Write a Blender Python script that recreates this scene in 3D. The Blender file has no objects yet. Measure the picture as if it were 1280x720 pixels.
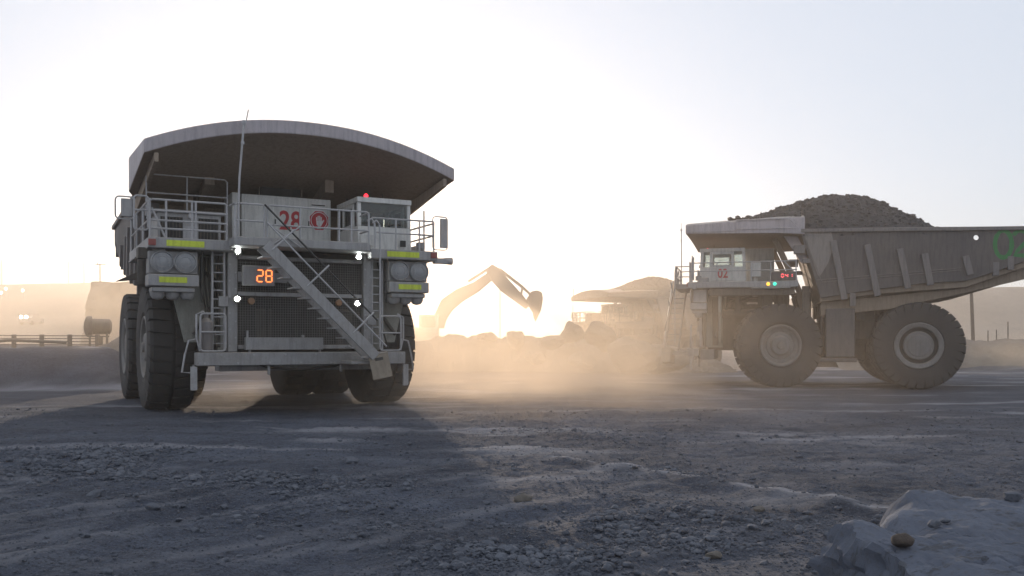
import bpy, bmesh, math, random
import numpy as np
from mathutils import Vector, Matrix, Euler
from mathutils import noise as mnoise

random.seed(7)
R = math.radians
scene = bpy.context.scene
COL = scene.collection

# ------------------------------------------------------------------ materials
class NT:
    def __init__(s, name):
        s.m = bpy.data.materials.new(name)
        s.m.use_nodes = True
        s.t = s.m.node_tree
        s.b = s.t.nodes['Principled BSDF']
        s.out = s.t.nodes['Material Output']
    def n(s, typ, **kw):
        nd = s.t.nodes.new(typ)
        for k, v in kw.items():
            if k in nd.inputs.keys():
                nd.inputs[k].default_value = v
            else:
                setattr(nd, k, v)
        return nd
    def l(s, a, b):
        s.t.links.new(a, b)
    def ramp(s, fac, stops):
        r = s.n('ShaderNodeValToRGB')
        el = r.color_ramp.elements
        while len(el) < len(stops):
            el.new(0.5)
        for e, (p, c) in zip(el, stops):
            e.position = p
            e.color = (c[0], c[1], c[2], 1) if hasattr(c, '__len__') else (c, c, c, 1)
        s.l(fac, r.inputs[0])
        return r.outputs[0]
    def mix(s, fac, a, b, blend='MIX'):
        m = s.n('ShaderNodeMix', data_type='RGBA', blend_type=blend)
        for sock, val in ((m.inputs[0], fac), (m.inputs[6], a), (m.inputs[7], b)):
            if hasattr(val, 'is_linked'):
                s.l(val, sock)
            elif isinstance(val, (int, float)):
                sock.default_value = val
            else:
                sock.default_value = (*val, 1)
        return m.outputs[2]
    def math(s, op, a, b=0.0):
        m = s.n('ShaderNodeMath', operation=op)
        for sock, val in ((m.inputs[0], a), (m.inputs[1], b)):
            if hasattr(val, 'is_linked'):
                s.l(val, sock)
            else:
                sock.default_value = val
        return m.outputs[0]
    def noise(s, scale, detail=4, rough=0.6, stretch=None, coord='Object'):
        tc = s.n('ShaderNodeTexCoord')
        src = tc.outputs[coord]
        if stretch:
            mp = s.n('ShaderNodeMapping')
            mp.inputs['Scale'].default_value = stretch
            s.l(src, mp.inputs[0])
            src = mp.outputs[0]
        nz = s.n('ShaderNodeTexNoise', Scale=scale, Detail=detail, Roughness=rough)
        s.l(src, nz.inputs['Vector'])
        return nz.outputs['Fac']
    def bump(s, h, strength=0.3, dist=0.05):
        b = s.n('ShaderNodeBump', Strength=strength, Distance=dist)
        s.l(h, b.inputs['Height'])
        s.l(b.outputs[0], s.b.inputs['Normal'])

DUST = (0.30, 0.255, 0.21)

def dusty(name, col, rough=0.6, dust=0.45, scale=1.3, metal=0.0, speck=0.35, bump=0.15):
    """painted or bare steel with settled road dust, streaks and chips"""
    t = NT(name)
    big = t.noise(scale, 6, 0.65)
    fine = t.noise(14.0, 5, 0.7)
    streak = t.noise(3.0, 5, 0.7, stretch=(3.0, 3.0, 0.35))
    c = t.mix(t.ramp(big, [(0.30, 0), (0.72, dust)]), col, DUST)
    c = t.mix(t.ramp(streak, [(0.46, 0), (0.70, 0.6)]), c, [x * 0.5 for x in col])
    c = t.mix(t.ramp(fine, [(0.55, 0), (0.72, speck)]), c, [x * 0.45 + 0.01 for x in col])
    geo = t.n('ShaderNodeNewGeometry')
    sep = t.n('ShaderNodeSeparateXYZ')
    t.l(geo.outputs['Normal'], sep.inputs[0])
    up = t.ramp(sep.outputs['Z'], [(0.35, 0), (0.9, 0.75)])
    c = t.mix(up, c, DUST)
    tc = t.n('ShaderNodeTexCoord'); so_ = t.n('ShaderNodeSeparateXYZ'); t.l(tc.outputs['Object'], so_.inputs[0])
    low = t.n('ShaderNodeMapRange'); t.l(so_.outputs['Z'], low.inputs[0])           # mud thrown up from the road
    for i_, v_ in enumerate((1.0, 5.5, 0.42, 0.0)): low.inputs[i_ + 1].default_value = v_
    blot = t.noise(2.1, 8, 0.75)
    c = t.mix(t.math('MULTIPLY', low.outputs[0], t.ramp(blot, [(0.38, 0.25), (0.58, 1)])), c, (0.125, 0.112, 0.10))
    chip = t.noise(6.0, 6, 0.8)
    c = t.mix(t.ramp(chip, [(0.64, 0), (0.69, 0.6)]), c, (0.10, 0.065, 0.045))
    t.l(c, t.b.inputs['Base Color'])
    t.l(t.ramp(big, [(0.3, rough - 0.08), (0.7, min(1, rough + 0.2))]), t.b.inputs['Roughness'])
    t.b.inputs['Metallic'].default_value = metal
    t.bump(fine, bump, 0.02)
    return t.m

def emit(name, col, strength):
    t = NT(name)
    t.b.inputs['Base Color'].default_value = (*col, 1)
    t.b.inputs['Emission Color'].default_value = (*col, 1)
    t.b.inputs['Emission Strength'].default_value = strength
    nz = t.noise(30.0, 2)
    t.l(t.ramp(nz, [(0, 0.3), (1, 0.5)]), t.b.inputs['Roughness'])
    return t.m

def glass(name, tint=(0.82, 0.86, 0.85), alpha=0.55):
    t = NT(name)
    t.t.nodes.remove(t.b)
    tr = t.n('ShaderNodeBsdfTransparent'); tr.inputs[0].default_value = (*tint, 1)
    gl = t.n('ShaderNodeBsdfGlossy'); gl.inputs['Roughness'].default_value = 0.08
    df = t.n('ShaderNodeBsdfDiffuse'); df.inputs[0].default_value = (0.28, 0.25, 0.22, 1)
    fr = t.n('ShaderNodeFresnel', IOR=1.5)
    m1 = t.n('ShaderNodeMixShader'); m2 = t.n('ShaderNodeMixShader')
    nz = t.noise(2.5, 5, 0.7)
    t.l(t.ramp(nz, [(0.35, 0.03), (0.75, 0.16)]), m1.inputs[0])
    t.l(tr.outputs[0], m1.inputs[1]); t.l(df.outputs[0], m1.inputs[2])
    t.l(fr.outputs[0], m2.inputs[0]); t.l(m1.outputs[0], m2.inputs[1]); t.l(gl.outputs[0], m2.inputs[2])
    t.l(m2.outputs[0], t.out.inputs['Surface'])
    return t.m

M = {}
M['paint'] = dusty('truck_paint', (0.70, 0.69, 0.66), 0.5, 0.25)
M['grey'] = dusty('grey_steel', (0.35, 0.345, 0.35), 0.55, 0.35)
M['rail'] = dusty('rail_steel', (0.46, 0.45, 0.46), 0.5, 0.25)
M['tray'] = dusty('tray_steel', (0.085, 0.076, 0.078), 0.6, 0.3, scale=0.7, speck=0.5)
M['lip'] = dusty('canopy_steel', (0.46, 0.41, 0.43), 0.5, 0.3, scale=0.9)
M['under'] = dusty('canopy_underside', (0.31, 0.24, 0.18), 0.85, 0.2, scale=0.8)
M['dark'] = dusty('dark_machinery', (0.065, 0.058, 0.052), 0.75, 0.35)
M['black'] = dusty('black_parts', (0.02, 0.02, 0.02), 0.6, 0.1)
M['fender'] = dusty('fender_steel', (0.34, 0.34, 0.30), 0.6, 0.4)
M['ribs'] = dusty('tray_rib_steel', (0.17, 0.155, 0.155), 0.6, 0.4)
M['wear'] = dusty('bare_tray_steel', (0.22, 0.2, 0.19), 0.5, 0.5, scale=2.0)
M['mesh'] = dusty('grille_wire', (0.16, 0.155, 0.15), 0.6, 0.3)
M['rim'] = dusty('rim_steel', (0.19, 0.185, 0.185), 0.6, 0.35)
M['lens'] = dusty('lamp_lens', (0.30, 0.31, 0.33), 0.25, 0.35, speck=0.1, bump=0.02)
M['box'] = dusty('tan_box', (0.40, 0.33, 0.25), 0.7, 0.3)
M['yellow'] = dusty('reflective_yellow', (0.62, 0.72, 0.03), 0.35, 0.08, speck=0.25)
M['redmark'] = dusty('red_marker', (0.30, 0.05, 0.04), 0.4, 0.2)
M['amber'] = dusty('amber_marker', (0.35, 0.16, 0.06), 0.4, 0.3)
M['redpaint'] = dusty('red_number_paint', (0.50, 0.02, 0.03), 0.5, 0.08, speck=0.15)
M['greenpaint'] = dusty('green_spray_paint', (0.03, 0.22, 0.06), 0.7, 0.1, scale=3, speck=0.3)
M['white'] = dusty('white_sign_paint', (0.75, 0.72, 0.72), 0.5, 0.1, speck=0.1)
M['cyl'] = dusty('extinguisher_red', (0.22, 0.20, 0.20), 0.45, 0.4)
M['glass'] = glass('cab_glass')
M['led_orange'] = emit('led_orange', (1.0, 0.22, 0.05), 2.6)
M['led_red'] = emit('led_red', (1.0, 0.10, 0.12), 2.2)
M['lamp_on'] = emit('lamp_white', (0.93, 1.0, 0.96), 130.0)
M['beacon'] = emit('beacon_red', (1.0, 0.03, 0.05), 2.5)
M['lamp_amber'] = emit('lamp_amber', (1.0, 0.5, 0.06), 1.6)
M['lamp_green'] = emit('lamp_green', (0.05, 0.75, 0.50), 1.3)
M['headlight'] = emit('far_headlight', (1.0, 0.93, 0.85), 22.0)
M['flood'] = emit('far_floodlight', (1.0, 0.80, 0.65), 9.0)

def tyre_mat():
    t = NT('tyre_rubber')
    big = t.noise(0.9, 6, 0.7)
    fine = t.noise(22.0, 4, 0.7)
    c = t.mix(t.ramp(big, [(0.32, 0.25), (0.75, 0.75)]), (0.022, 0.021, 0.022), (0.075, 0.068, 0.064))
    c = t.mix(t.ramp(fine, [(0.5, 0), (0.75, 0.5)]), c, (0.02, 0.02, 0.021))
    t.l(c, t.b.inputs['Base Color'])
    t.b.inputs['Roughness'].default_value = 0.85
    t.bump(fine, 0.35, 0.02)
    return t.m
M['tyre'] = tyre_mat()

def rock_mat(name, c1, c2, c3, scale=2.0, rough=0.9):
    t = NT(name)
    a = t.noise(scale, 8, 0.65)
    b = t.noise(scale * 7, 6, 0.7)
    c = t.mix(t.ramp(a, [(0.32, 0), (0.68, 1)]), c1, c2)
    c = t.mix(t.ramp(b, [(0.5, 0), (0.75, 0.8)]), c, c3)
    t.l(c, t.b.inputs['Base Color'])
    t.b.inputs['Roughness'].default_value = rough
    t.bump(b, 0.5, 0.04)
    return t.m
M['ore'] = rock_mat('ore_rubble', (0.042, 0.039, 0.041), (0.085, 0.078, 0.079), (0.022, 0.021, 0.022), 3.0)
M['rock'] = rock_mat('boulder_stone', (0.09, 0.08, 0.07), (0.16, 0.14, 0.12), (0.05, 0.045, 0.04), 0.6)
M['gravel'] = rock_mat('gravel_stone', (0.052, 0.058, 0.076), (0.13, 0.14, 0.165), (0.025, 0.027, 0.034), 1.7)
M['brownrock'] = rock_mat('brown_stone', (0.055, 0.043, 0.036), (0.09, 0.068, 0.055), (0.035, 0.028, 0.024), 9.0)
M['hill'] = rock_mat('hill_rock', (0.20, 0.165, 0.13), (0.30, 0.25, 0.20), (0.15, 0.12, 0.10), 0.05)
M['berm'] = rock_mat('berm_rubble', (0.14, 0.115, 0.095), (0.22, 0.185, 0.15), (0.08, 0.068, 0.058), 0.9)
M['wood'] = dusty('pole_wood', (0.12, 0.09, 0.07), 0.85, 0.2)

def slab_mat():
    """pale compacted dust-covered rock with thin scratches"""
    t = NT('pale_block_stone')
    a = t.noise(0.9, 8, 0.65)
    s1 = t.noise(2.2, 8, 0.75, stretch=(1.2, 3.6, 1.0))
    f = t.noise(26.0, 6, 0.75)
    c = t.mix(t.ramp(a, [(0.33, 0), (0.66, 1)]), (0.066, 0.076, 0.104), (0.125, 0.141, 0.182))
    c = t.mix(t.ramp(s1, [(0.55, 0), (0.60, 0.85)]), c, (0.055, 0.057, 0.066))
    c = t.mix(t.ramp(f, [(0.52, 0), (0.62, 0.8)]), c, (0.085, 0.088, 0.1))
    t.l(c, t.b.inputs['Base Color'])
    t.b.inputs['Roughness'].default_value = 0.85
    t.bump(t.math('ADD', t.math('MULTIPLY', f, 0.5), s1), 0.5, 0.05)
    return t.m
M['slab'] = slab_mat()

def ground_mat():
    t = NT('haul_road_gravel')
    big = t.noise(0.09, 6, 0.6)
    mid = t.noise(0.55, 8, 0.65, stretch=(0.55, 1.0, 1.0))
    streak = t.noise(0.33, 8, 0.7, stretch=(0.22, 2.2, 1.0))
    peb = t.noise(9.0, 8, 0.75)
    tiny = t.noise(45.0, 3, 0.7)
    c = t.mix(t.ramp(mid, [(0.35, 0), (0.66, 1)]), (0.030, 0.037, 0.058), (0.108, 0.123, 0.164))
    c = t.mix(t.ramp(streak, [(0.52, 0), (0.70, 0.6)]), c, (0.165, 0.172, 0.20))
    c = t.mix(t.ramp(big, [(0.45, 0), (0.62, 0.55)]), c, (0.045, 0.049, 0.064))
    c = t.mix(t.ramp(peb, [(0.50, 0), (0.66, 0.75)]), c, (0.030, 0.031, 0.036))
    c = t.mix(t.ramp(tiny, [(0.54, 0), (0.66, 0.6)]), c, (0.185, 0.195, 0.225))
    t2 = t.noise(27.0, 5, 0.75)
    c = t.mix(t.ramp(t2, [(0.52, 0), (0.62, 0.75)]), c, (0.028, 0.029, 0.034))
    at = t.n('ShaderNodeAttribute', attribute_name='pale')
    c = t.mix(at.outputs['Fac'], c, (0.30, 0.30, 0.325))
    t.l(c, t.b.inputs['Base Color'])
    t.l(t.ramp(peb, [(0.3, 0.75), (0.7, 0.98)]), t.b.inputs['Roughness'])
    t.b.inputs['Specular IOR Level'].default_value = 0.25
    vor = t.n('ShaderNodeTexVoronoi', Scale=14.0)
    tc = t.n('ShaderNodeTexCoord'); t.l(tc.outputs['Object'], vor.inputs['Vector'])
    h = t.math('ADD', peb, t.math('MULTIPLY', t.math('SUBTRACT', 0.6, vor.outputs['Distance']), 0.5))
    t.bump(h, 0.9, 0.09)
    return t.m
M['ground'] = ground_mat()

def gauze_mat():
    return M['dark']

# ------------------------------------------------------------------ mesh builder
class MB:
    def __init__(s):
        s.v = []; s.f = []; s.m = []
    def add(s, vs, fs, mi=0):
        o = len(s.v)
        s.v.extend([tuple(p) for p in vs])
        s.f.extend([tuple(i + o for i in f) for f in fs])
        s.m.extend([mi] * len(fs))
        return s
    def box(s, x0, x1, y0, y1, z0, z1, mi=0):
        vs = [(x, y, z) for z in (z0, z1) for y in (y0, y1) for x in (x0, x1)]
        fs = [(0, 2, 3, 1), (4, 5, 7, 6), (0, 1, 5, 4), (2, 6, 7, 3), (0, 4, 6, 2), (1, 3, 7, 5)]
        return s.add(vs, fs, mi)
    def beam(s, a, b, w, h, up=(0, 0, 1), mi=0):
        a = Vector(a); b = Vector(b); d = (b - a).normalized()
        side = d.cross(Vector(up))
        if side.length < 1e-4: side = d.cross(Vector((0, 1, 0)))
        side.normalize(); u = side.cross(d).normalized()
        vs = []
        for p in (a, b):
            for sx, sz in ((-1, -1), (1, -1), (1, 1), (-1, 1)):
                vs.append(p + side * sx * w / 2 + u * sz * h / 2)
        return s.add(vs, [(3, 2, 1, 0), (4, 5, 6, 7), (0, 1, 5, 4), (1, 2, 6, 5), (2, 3, 7, 6), (3, 0, 4, 7)], mi)
    def tube(s, pts, r, n=8, mi=0, closed=False, r2=None):
        pts = [Vector(p) for p in pts]
        k = len(pts)
        vs = []
        for i, p in enumerate(pts):
            if closed:
                d = pts[(i + 1) % k] - pts[i - 1]
            else:
                d = pts[min(i + 1, k - 1)] - pts[max(i - 1, 0)]
            d.normalize()
            ref = Vector((0, 0, 1)) if abs(d.z) < 0.9 else Vector((0, 1, 0))
            a = d.cross(ref).normalized(); b = d.cross(a).normalized()
            rr = r if r2 is None else r + (r2 - r) * i / max(1, k - 1)
            for j in range(n):
                t = 2 * math.pi * j / n
                vs.append(p + (a * math.cos(t) + b * math.sin(t)) * rr)
        fs = []
        for i in range(k if closed else k - 1):
            i2 = (i + 1) % k
            for j in range(n):
                fs.append((i * n + j, i * n + (j + 1) % n, i2 * n + (j + 1) % n, i2 * n + j))
        if not closed:
            fs.append(tuple(range(n))[::-1]); fs.append(tuple((k - 1) * n + j for j in range(n)))
        return s.add(vs, fs, mi)
    def lathe(s, prof, c, axis='x', n=48, mi=0, cap=True):
        """prof: (along axis, radius)"""
        vs = []
        for a, r in prof:
            for j in range(n):
                t = 2 * math.pi * j / n
                p = (a, r * math.cos(t), r * math.sin(t))
                if axis == 'y': p = (p[1], p[0], p[2])
                if axis == 'z': p = (p[1], p[2], p[0])
                vs.append((p[0] + c[0], p[1] + c[1], p[2] + c[2]))
        fs = []
        for i in range(len(prof) - 1):
            for j in range(n):
                fs.append((i * n + j, i * n + (j + 1) % n, (i + 1) * n + (j + 1) % n, (i + 1) * n + j))
        if cap:
            if prof[0][1] > 1e-3: fs.append(tuple(range(n))[::-1])
            if prof[-1][1] > 1e-3: fs.append(tuple((len(prof) - 1) * n + j for j in range(n)))
        return s.add(vs, fs, mi)
    def prism(s, poly, a0, a1, axis='x', mi=0):
        n = len(poly)
        def pt(a, p):
            if axis == 'x': return (a, p[0], p[1])
            if axis == 'y': return (p[0], a, p[1])
            return (p[0], p[1], a)
        vs = [pt(a0, p) for p in poly] + [pt(a1, p) for p in poly]
        fs = [tuple(range(n))[::-1], tuple(range(n, 2 * n))]
        for i in range(n):
            j = (i + 1) % n
            fs.append((i, j, n + j, n + i))
        return s.add(vs, fs, mi)
    def mesh(s, name, mats, smooth=35):
        me = bpy.data.meshes.new(name)
        me.from_pydata(s.v, [], s.f)
        for m in (mats if isinstance(mats, (list, tuple)) else [mats]):
            me.materials.append(m)
        me.polygons.foreach_set('material_index', s.m)
        bm = bmesh.new(); bm.from_mesh(me)
        bmesh.ops.recalc_face_normals(bm, faces=bm.faces)
        bm.to_mesh(me); bm.free()
        if smooth:
            me.polygons.foreach_set('use_smooth', [True] * len(me.polygons))
            me.set_sharp_from_angle(angle=R(smooth))
        me.update()
        return me
    def build(s, name, mats, parent=None, bevel=0.0, smooth=35):
        o = bpy.data.objects.new(name, s.mesh(name, mats, smooth))
        COL.objects.link(o)
        if parent: o.parent = parent
        if bevel:
            b = o.modifiers.new('bevel', 'BEVEL')
            b.width = bevel; b.segments = 2; b.limit_method = 'ANGLE'; b.angle_limit = R(50)
        return o

def arc(c, r, a0, a1, n, plane='xz'):
    out = []
    for i in range(n + 1):
        t = R(a0 + (a1 - a0) * i / n)
        a, b = r * math.cos(t), r * math.sin(t)
        out.append((c[0] + a, c[1], c[2] + b) if plane == 'xz' else ((c[0], c[1] + a, c[2] + b) if plane == 'yz' else (c[0] + a, c[1] + b, c[2])))
    return out

def rrect(x0, x1, z0, z1, y, r=0.08, plane='xz'):
    """closed rounded rectangle path; plane 'xz' at depth y, or 'yz' at x = y"""
    p = []
    for cx, cz, a in ((x1 - r, z1 - r, 0), (x0 + r, z1 - r, 90), (x0 + r, z0 + r, 180), (x1 - r, z0 + r, 270)):
        for k in range(4):
            t = R(a + 30 * k)
            q = (cx + r * math.cos(t), cz + r * math.sin(t))
            p.append((q[0], y, q[1]) if plane == 'xz' else (y, q[0], q[1]))
    return p

def tag(o, label=None, cat=None, group=None, kind=None):
    if label: o['label'] = label
    if cat: o['category'] = cat
    if group: o['group'] = group
    if kind: o['kind'] = kind
    return o

def thing(name, label, cat, loc=(0, 0, 0), rz=0.0, group=None):
    o = bpy.data.objects.new(name, None)
    o.empty_display_size = 0.3
    COL.objects.link(o)
    o.location = loc; o.rotation_euler = (0, 0, rz)
    return tag(o, label, cat, group)

def text_geo(txt, size, off=0.0, extr=0.008):
    cu = bpy.data.curves.new('txt', 'FONT')
    cu.body = txt; cu.size = size; cu.extrude = extr; cu.offset = off
    cu.align_x = 'CENTER'; cu.align_y = 'CENTER'; cu.resolution_u = 4
    o = bpy.data.objects.new('txt', cu); COL.objects.link(o)
    dg = bpy.context.evaluated_depsgraph_get()
    me = bpy.data.meshes.new_from_object(o.evaluated_get(dg))
    vs = [v.co.copy() for v in me.vertices]; fs = [tuple(p.vertices) for p in me.polygons]
    bpy.data.objects.remove(o); bpy.data.meshes.remove(me); bpy.data.curves.remove(cu)
    return vs, fs

def put_text(mb, txt, size, at, facing='front', sx=1.0, off=0.0, extr=0.008):
    vs, fs = text_geo(txt, size, off, extr)
    out = []
    for p in vs:
        if facing == 'front': q = (at[0] + p.x * sx, at[1] - p.z, at[2] + p.y)
        else: q = (at[0] + p.z, at[1] + p.x * sx, at[2] + p.y)      # side: faces +x
        out.append(q)
    mb.add(out, fs)

SEG = {'0': 'abcdef', '1': 'bc', '2': 'abged', '8': 'abcdefg', '4': 'fgbc'}
def seven(mb, ch, c0, z0, w, h, t, plane, d):
    """seven-segment digit; c0 = left edge along the reading axis; d = depth of the face"""
    segs = {'a': (0, h, w, h), 'g': (0, h / 2, w, h / 2), 'd': (0, 0, w, 0), 'f': (0, h / 2, 0, h), 'b': (w, h / 2, w, h), 'e': (0, 0, 0, h / 2), 'c': (w, 0, w, h / 2)}
    g = t * 0.65
    for k in SEG[ch]:
        x0, y0, x1, y1 = segs[k]
        if y0 == y1: a = (x0 + g, x1 - g, y0 - t / 2, y0 + t / 2)
        else: a = (x0 - t / 2, x0 + t / 2, y0 + g, y1 - g)
        if plane == 'front': mb.box(c0 + a[0], c0 + a[1], d - 0.015, d, z0 + a[2], z0 + a[3])
        else: mb.box(d, d + 0.015, c0 + a[0], c0 + a[1], z0 + a[2], z0 + a[3])

# ------------------------------------------------------------------ haul truck
def tyre_mesh(w, name='tyre'):
    mb = MB()
    Rr = 1.93; h = w / 2
    prof = [(-h + 0.10, 1.02), (-h + 0.02, 1.12), (-h - 0.03, 1.45), (-h + 0.0, 1.72), (-h + 0.10, 1.86), (-h + 0.24, Rr - 0.02), (0, Rr), (h - 0.24, Rr - 0.02), (h - 0.10, 1.86), (h, 1.72), (h + 0.03, 1.45), (h - 0.02, 1.12), (h - 0.10, 1.02), (h - 0.22, 0.98), (-h + 0.22, 0.98), (-h + 0.10, 1.02)]
    mb.lathe(prof, (0, 0, 0), 'x', 64, cap=False)
    n = 30
    for side in (-1, 1):
        for i in range(n):
            a0 = 2 * math.pi * (i + (0.28 if side > 0 else 0)) / n
            da = 2 * math.pi / n * 0.40
            # lug outline across the half width, running down over the shoulder
            st = [(0.05, 2.0, 0.0), (0.42 * w, 2.0 - 0.008, 0.02), (0.5 * w - 0.015, 1.93, 0.035), (0.5 * w + 0.015, 1.72, 0.05)]
            vs = []
            for (x, rr, sk) in st:
                for sg in (-1, 1):
                    t = a0 + sg * da + sk * 1.4
                    for rad in (rr, rr - 0.14):
                        vs.append((side * x, rad * math.cos(t), rad * math.sin(t)))
            fs = []
            for k in range(3):
                b = k * 4; e = b + 4
                fs += [(b, b + 2, e + 2, e), (b + 1, e + 1, e + 3, b + 3), (b, e, e + 1, b + 1), (b + 2, b + 3, e + 3, e + 2)]
            fs += [(0, 1, 3, 2), (12, 14, 15, 13)]
            mb.add(vs, fs)
    return mb.mesh(name, M['tyre'], 30)

def rim_mesh(w, rear):
    mb = MB(); h = w / 2
    if not rear:
        prof = [(h - 0.22, 1.0), (h - 0.06, 1.0), (h - 0.02, 0.97), (h - 0.05, 0.90), (h - 0.2, 0.84), (h - 0.26, 0.66), (h - 0.20, 0.62), (h - 0.18, 0.48), (h - 0.08, 0.44), (h - 0.05, 0.40), (h - 0.05, 0.18), (h + 0.02, 0.15), (h + 0.02, 0.0)]
        mb.lathe(prof, (0, 0, 0), 'x', 40, cap=False)
        for k in range(16):
            t = 2 * math.pi * k / 16
            mb.lathe([(h - 0.22, 0.03), (h - 0.15, 0.03)], (0, 0.74 * math.cos(t), 0.74 * math.sin(t)), 'x', 6)
    else:
        prof = [(h - 0.2, 1.06), (h - 0.02, 1.06), (h + 0.0, 1.02), (h - 0.03, 0.96), (h - 0.06, 0.86), (h - 0.10, 0.83)]
        mb.lathe(prof, (0, 0, 0), 'x', 40, cap=False)
        mb.lathe([(h - 0.10, 0.83), (h - 0.32, 0.82), (h - 0.32, 0.66), (h - 0.14, 0.66)], (0, 0, 0), 'x', 40, 1, cap=False)
        mb.lathe([(h - 0.14, 0.66), (h - 0.10, 0.62), (h - 0.10, 0.50), (h - 0.07, 0.48), (h - 0.07, 0.0)], (0, 0, 0), 'x', 40, cap=False)
        for k in range(20):
            t = 2 * math.pi * k / 20
            mb.lathe([(h - 0.12, 0.022), (h - 0.07, 0.022)], (0, 0.56 * math.cos(t), 0.56 * math.sin(t)), 'x', 6)
    mb.lathe([(-h + 0.25, 1.0), (-h + 0.3, 0.3), (-h + 0.3, 0.0)], (0, 0, 0), 'x', 32, 1, cap=False)
    return mb.mesh('rim', [M['rim'], M['black']], 30)

TYF, RIF = tyre_mesh(1.4), rim_mesh(1.4, False)
TYR, RIR = tyre_mesh(1.3), rim_mesh(1.3, True)

def link(name, me, parent, loc=(0, 0, 0), rot=(0, 0, 0)):
    o = bpy.data.objects.new(name, me); COL.objects.link(o)
    o.parent = parent; o.location = loc; o.rotation_euler = rot
    return o

def side_panel(sgn, hole):
    """tray wall, (v, z) outline extruded across 0.14 m, with an optional round hole"""
    bm = bmesh.new()
    u0 = 4.1 * sgn
    outl = [(1.0, 7.5), (4.0, 7.47), (7.5, 7.40), (10.4, 7.32), (12.6, 7.26), (12.6, 6.45), (10.4, 5.68), (8.7, 5.08), (8.15, 4.92), (6.56, 4.86), (4.4, 4.6), (1.95, 4.23), (1.48, 5.9)]
    def loop(pts):
        vs = [bm.verts.new((u0, p[0], p[1])) for p in pts]
        return [bm.edges.new((vs[i], vs[(i + 1) % len(vs)])) for i in range(len(vs))]
    ed = loop(outl)
    if hole:
        ed += loop([(8.62 + 0.115 * math.cos(-i * math.pi / 8), 6.88 + 0.115 * math.sin(-i * math.pi / 8)) for i in range(16)])
    bmesh.ops.triangle_fill(bm, edges=ed, use_beauty=True)
    g = bmesh.ops.extrude_face_region(bm, geom=bm.faces[:])
    for e in g['geom']:
        if isinstance(e, bmesh.types.BMVert): e.co.x -= 0.14 * sgn
    bmesh.ops.recalc_face_normals(bm, faces=bm.faces)
    vs = [tuple(v.co) for v in bm.verts]; bm.verts.index_update()
    fs = [tuple(v.index for v in f.verts) for f in bm.faces]
    bm.free()
    return vs, fs

def add_part_railing(root, lines, r=0.03, name='railing', mat='rail'):
    mb = MB()
    for ln in lines:
        closed = ln[0] == 'c'
        mb.tube(ln[1:] if closed else ln, r, 6, closed=closed)
    return mb.build(name, M[mat], root)

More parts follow.
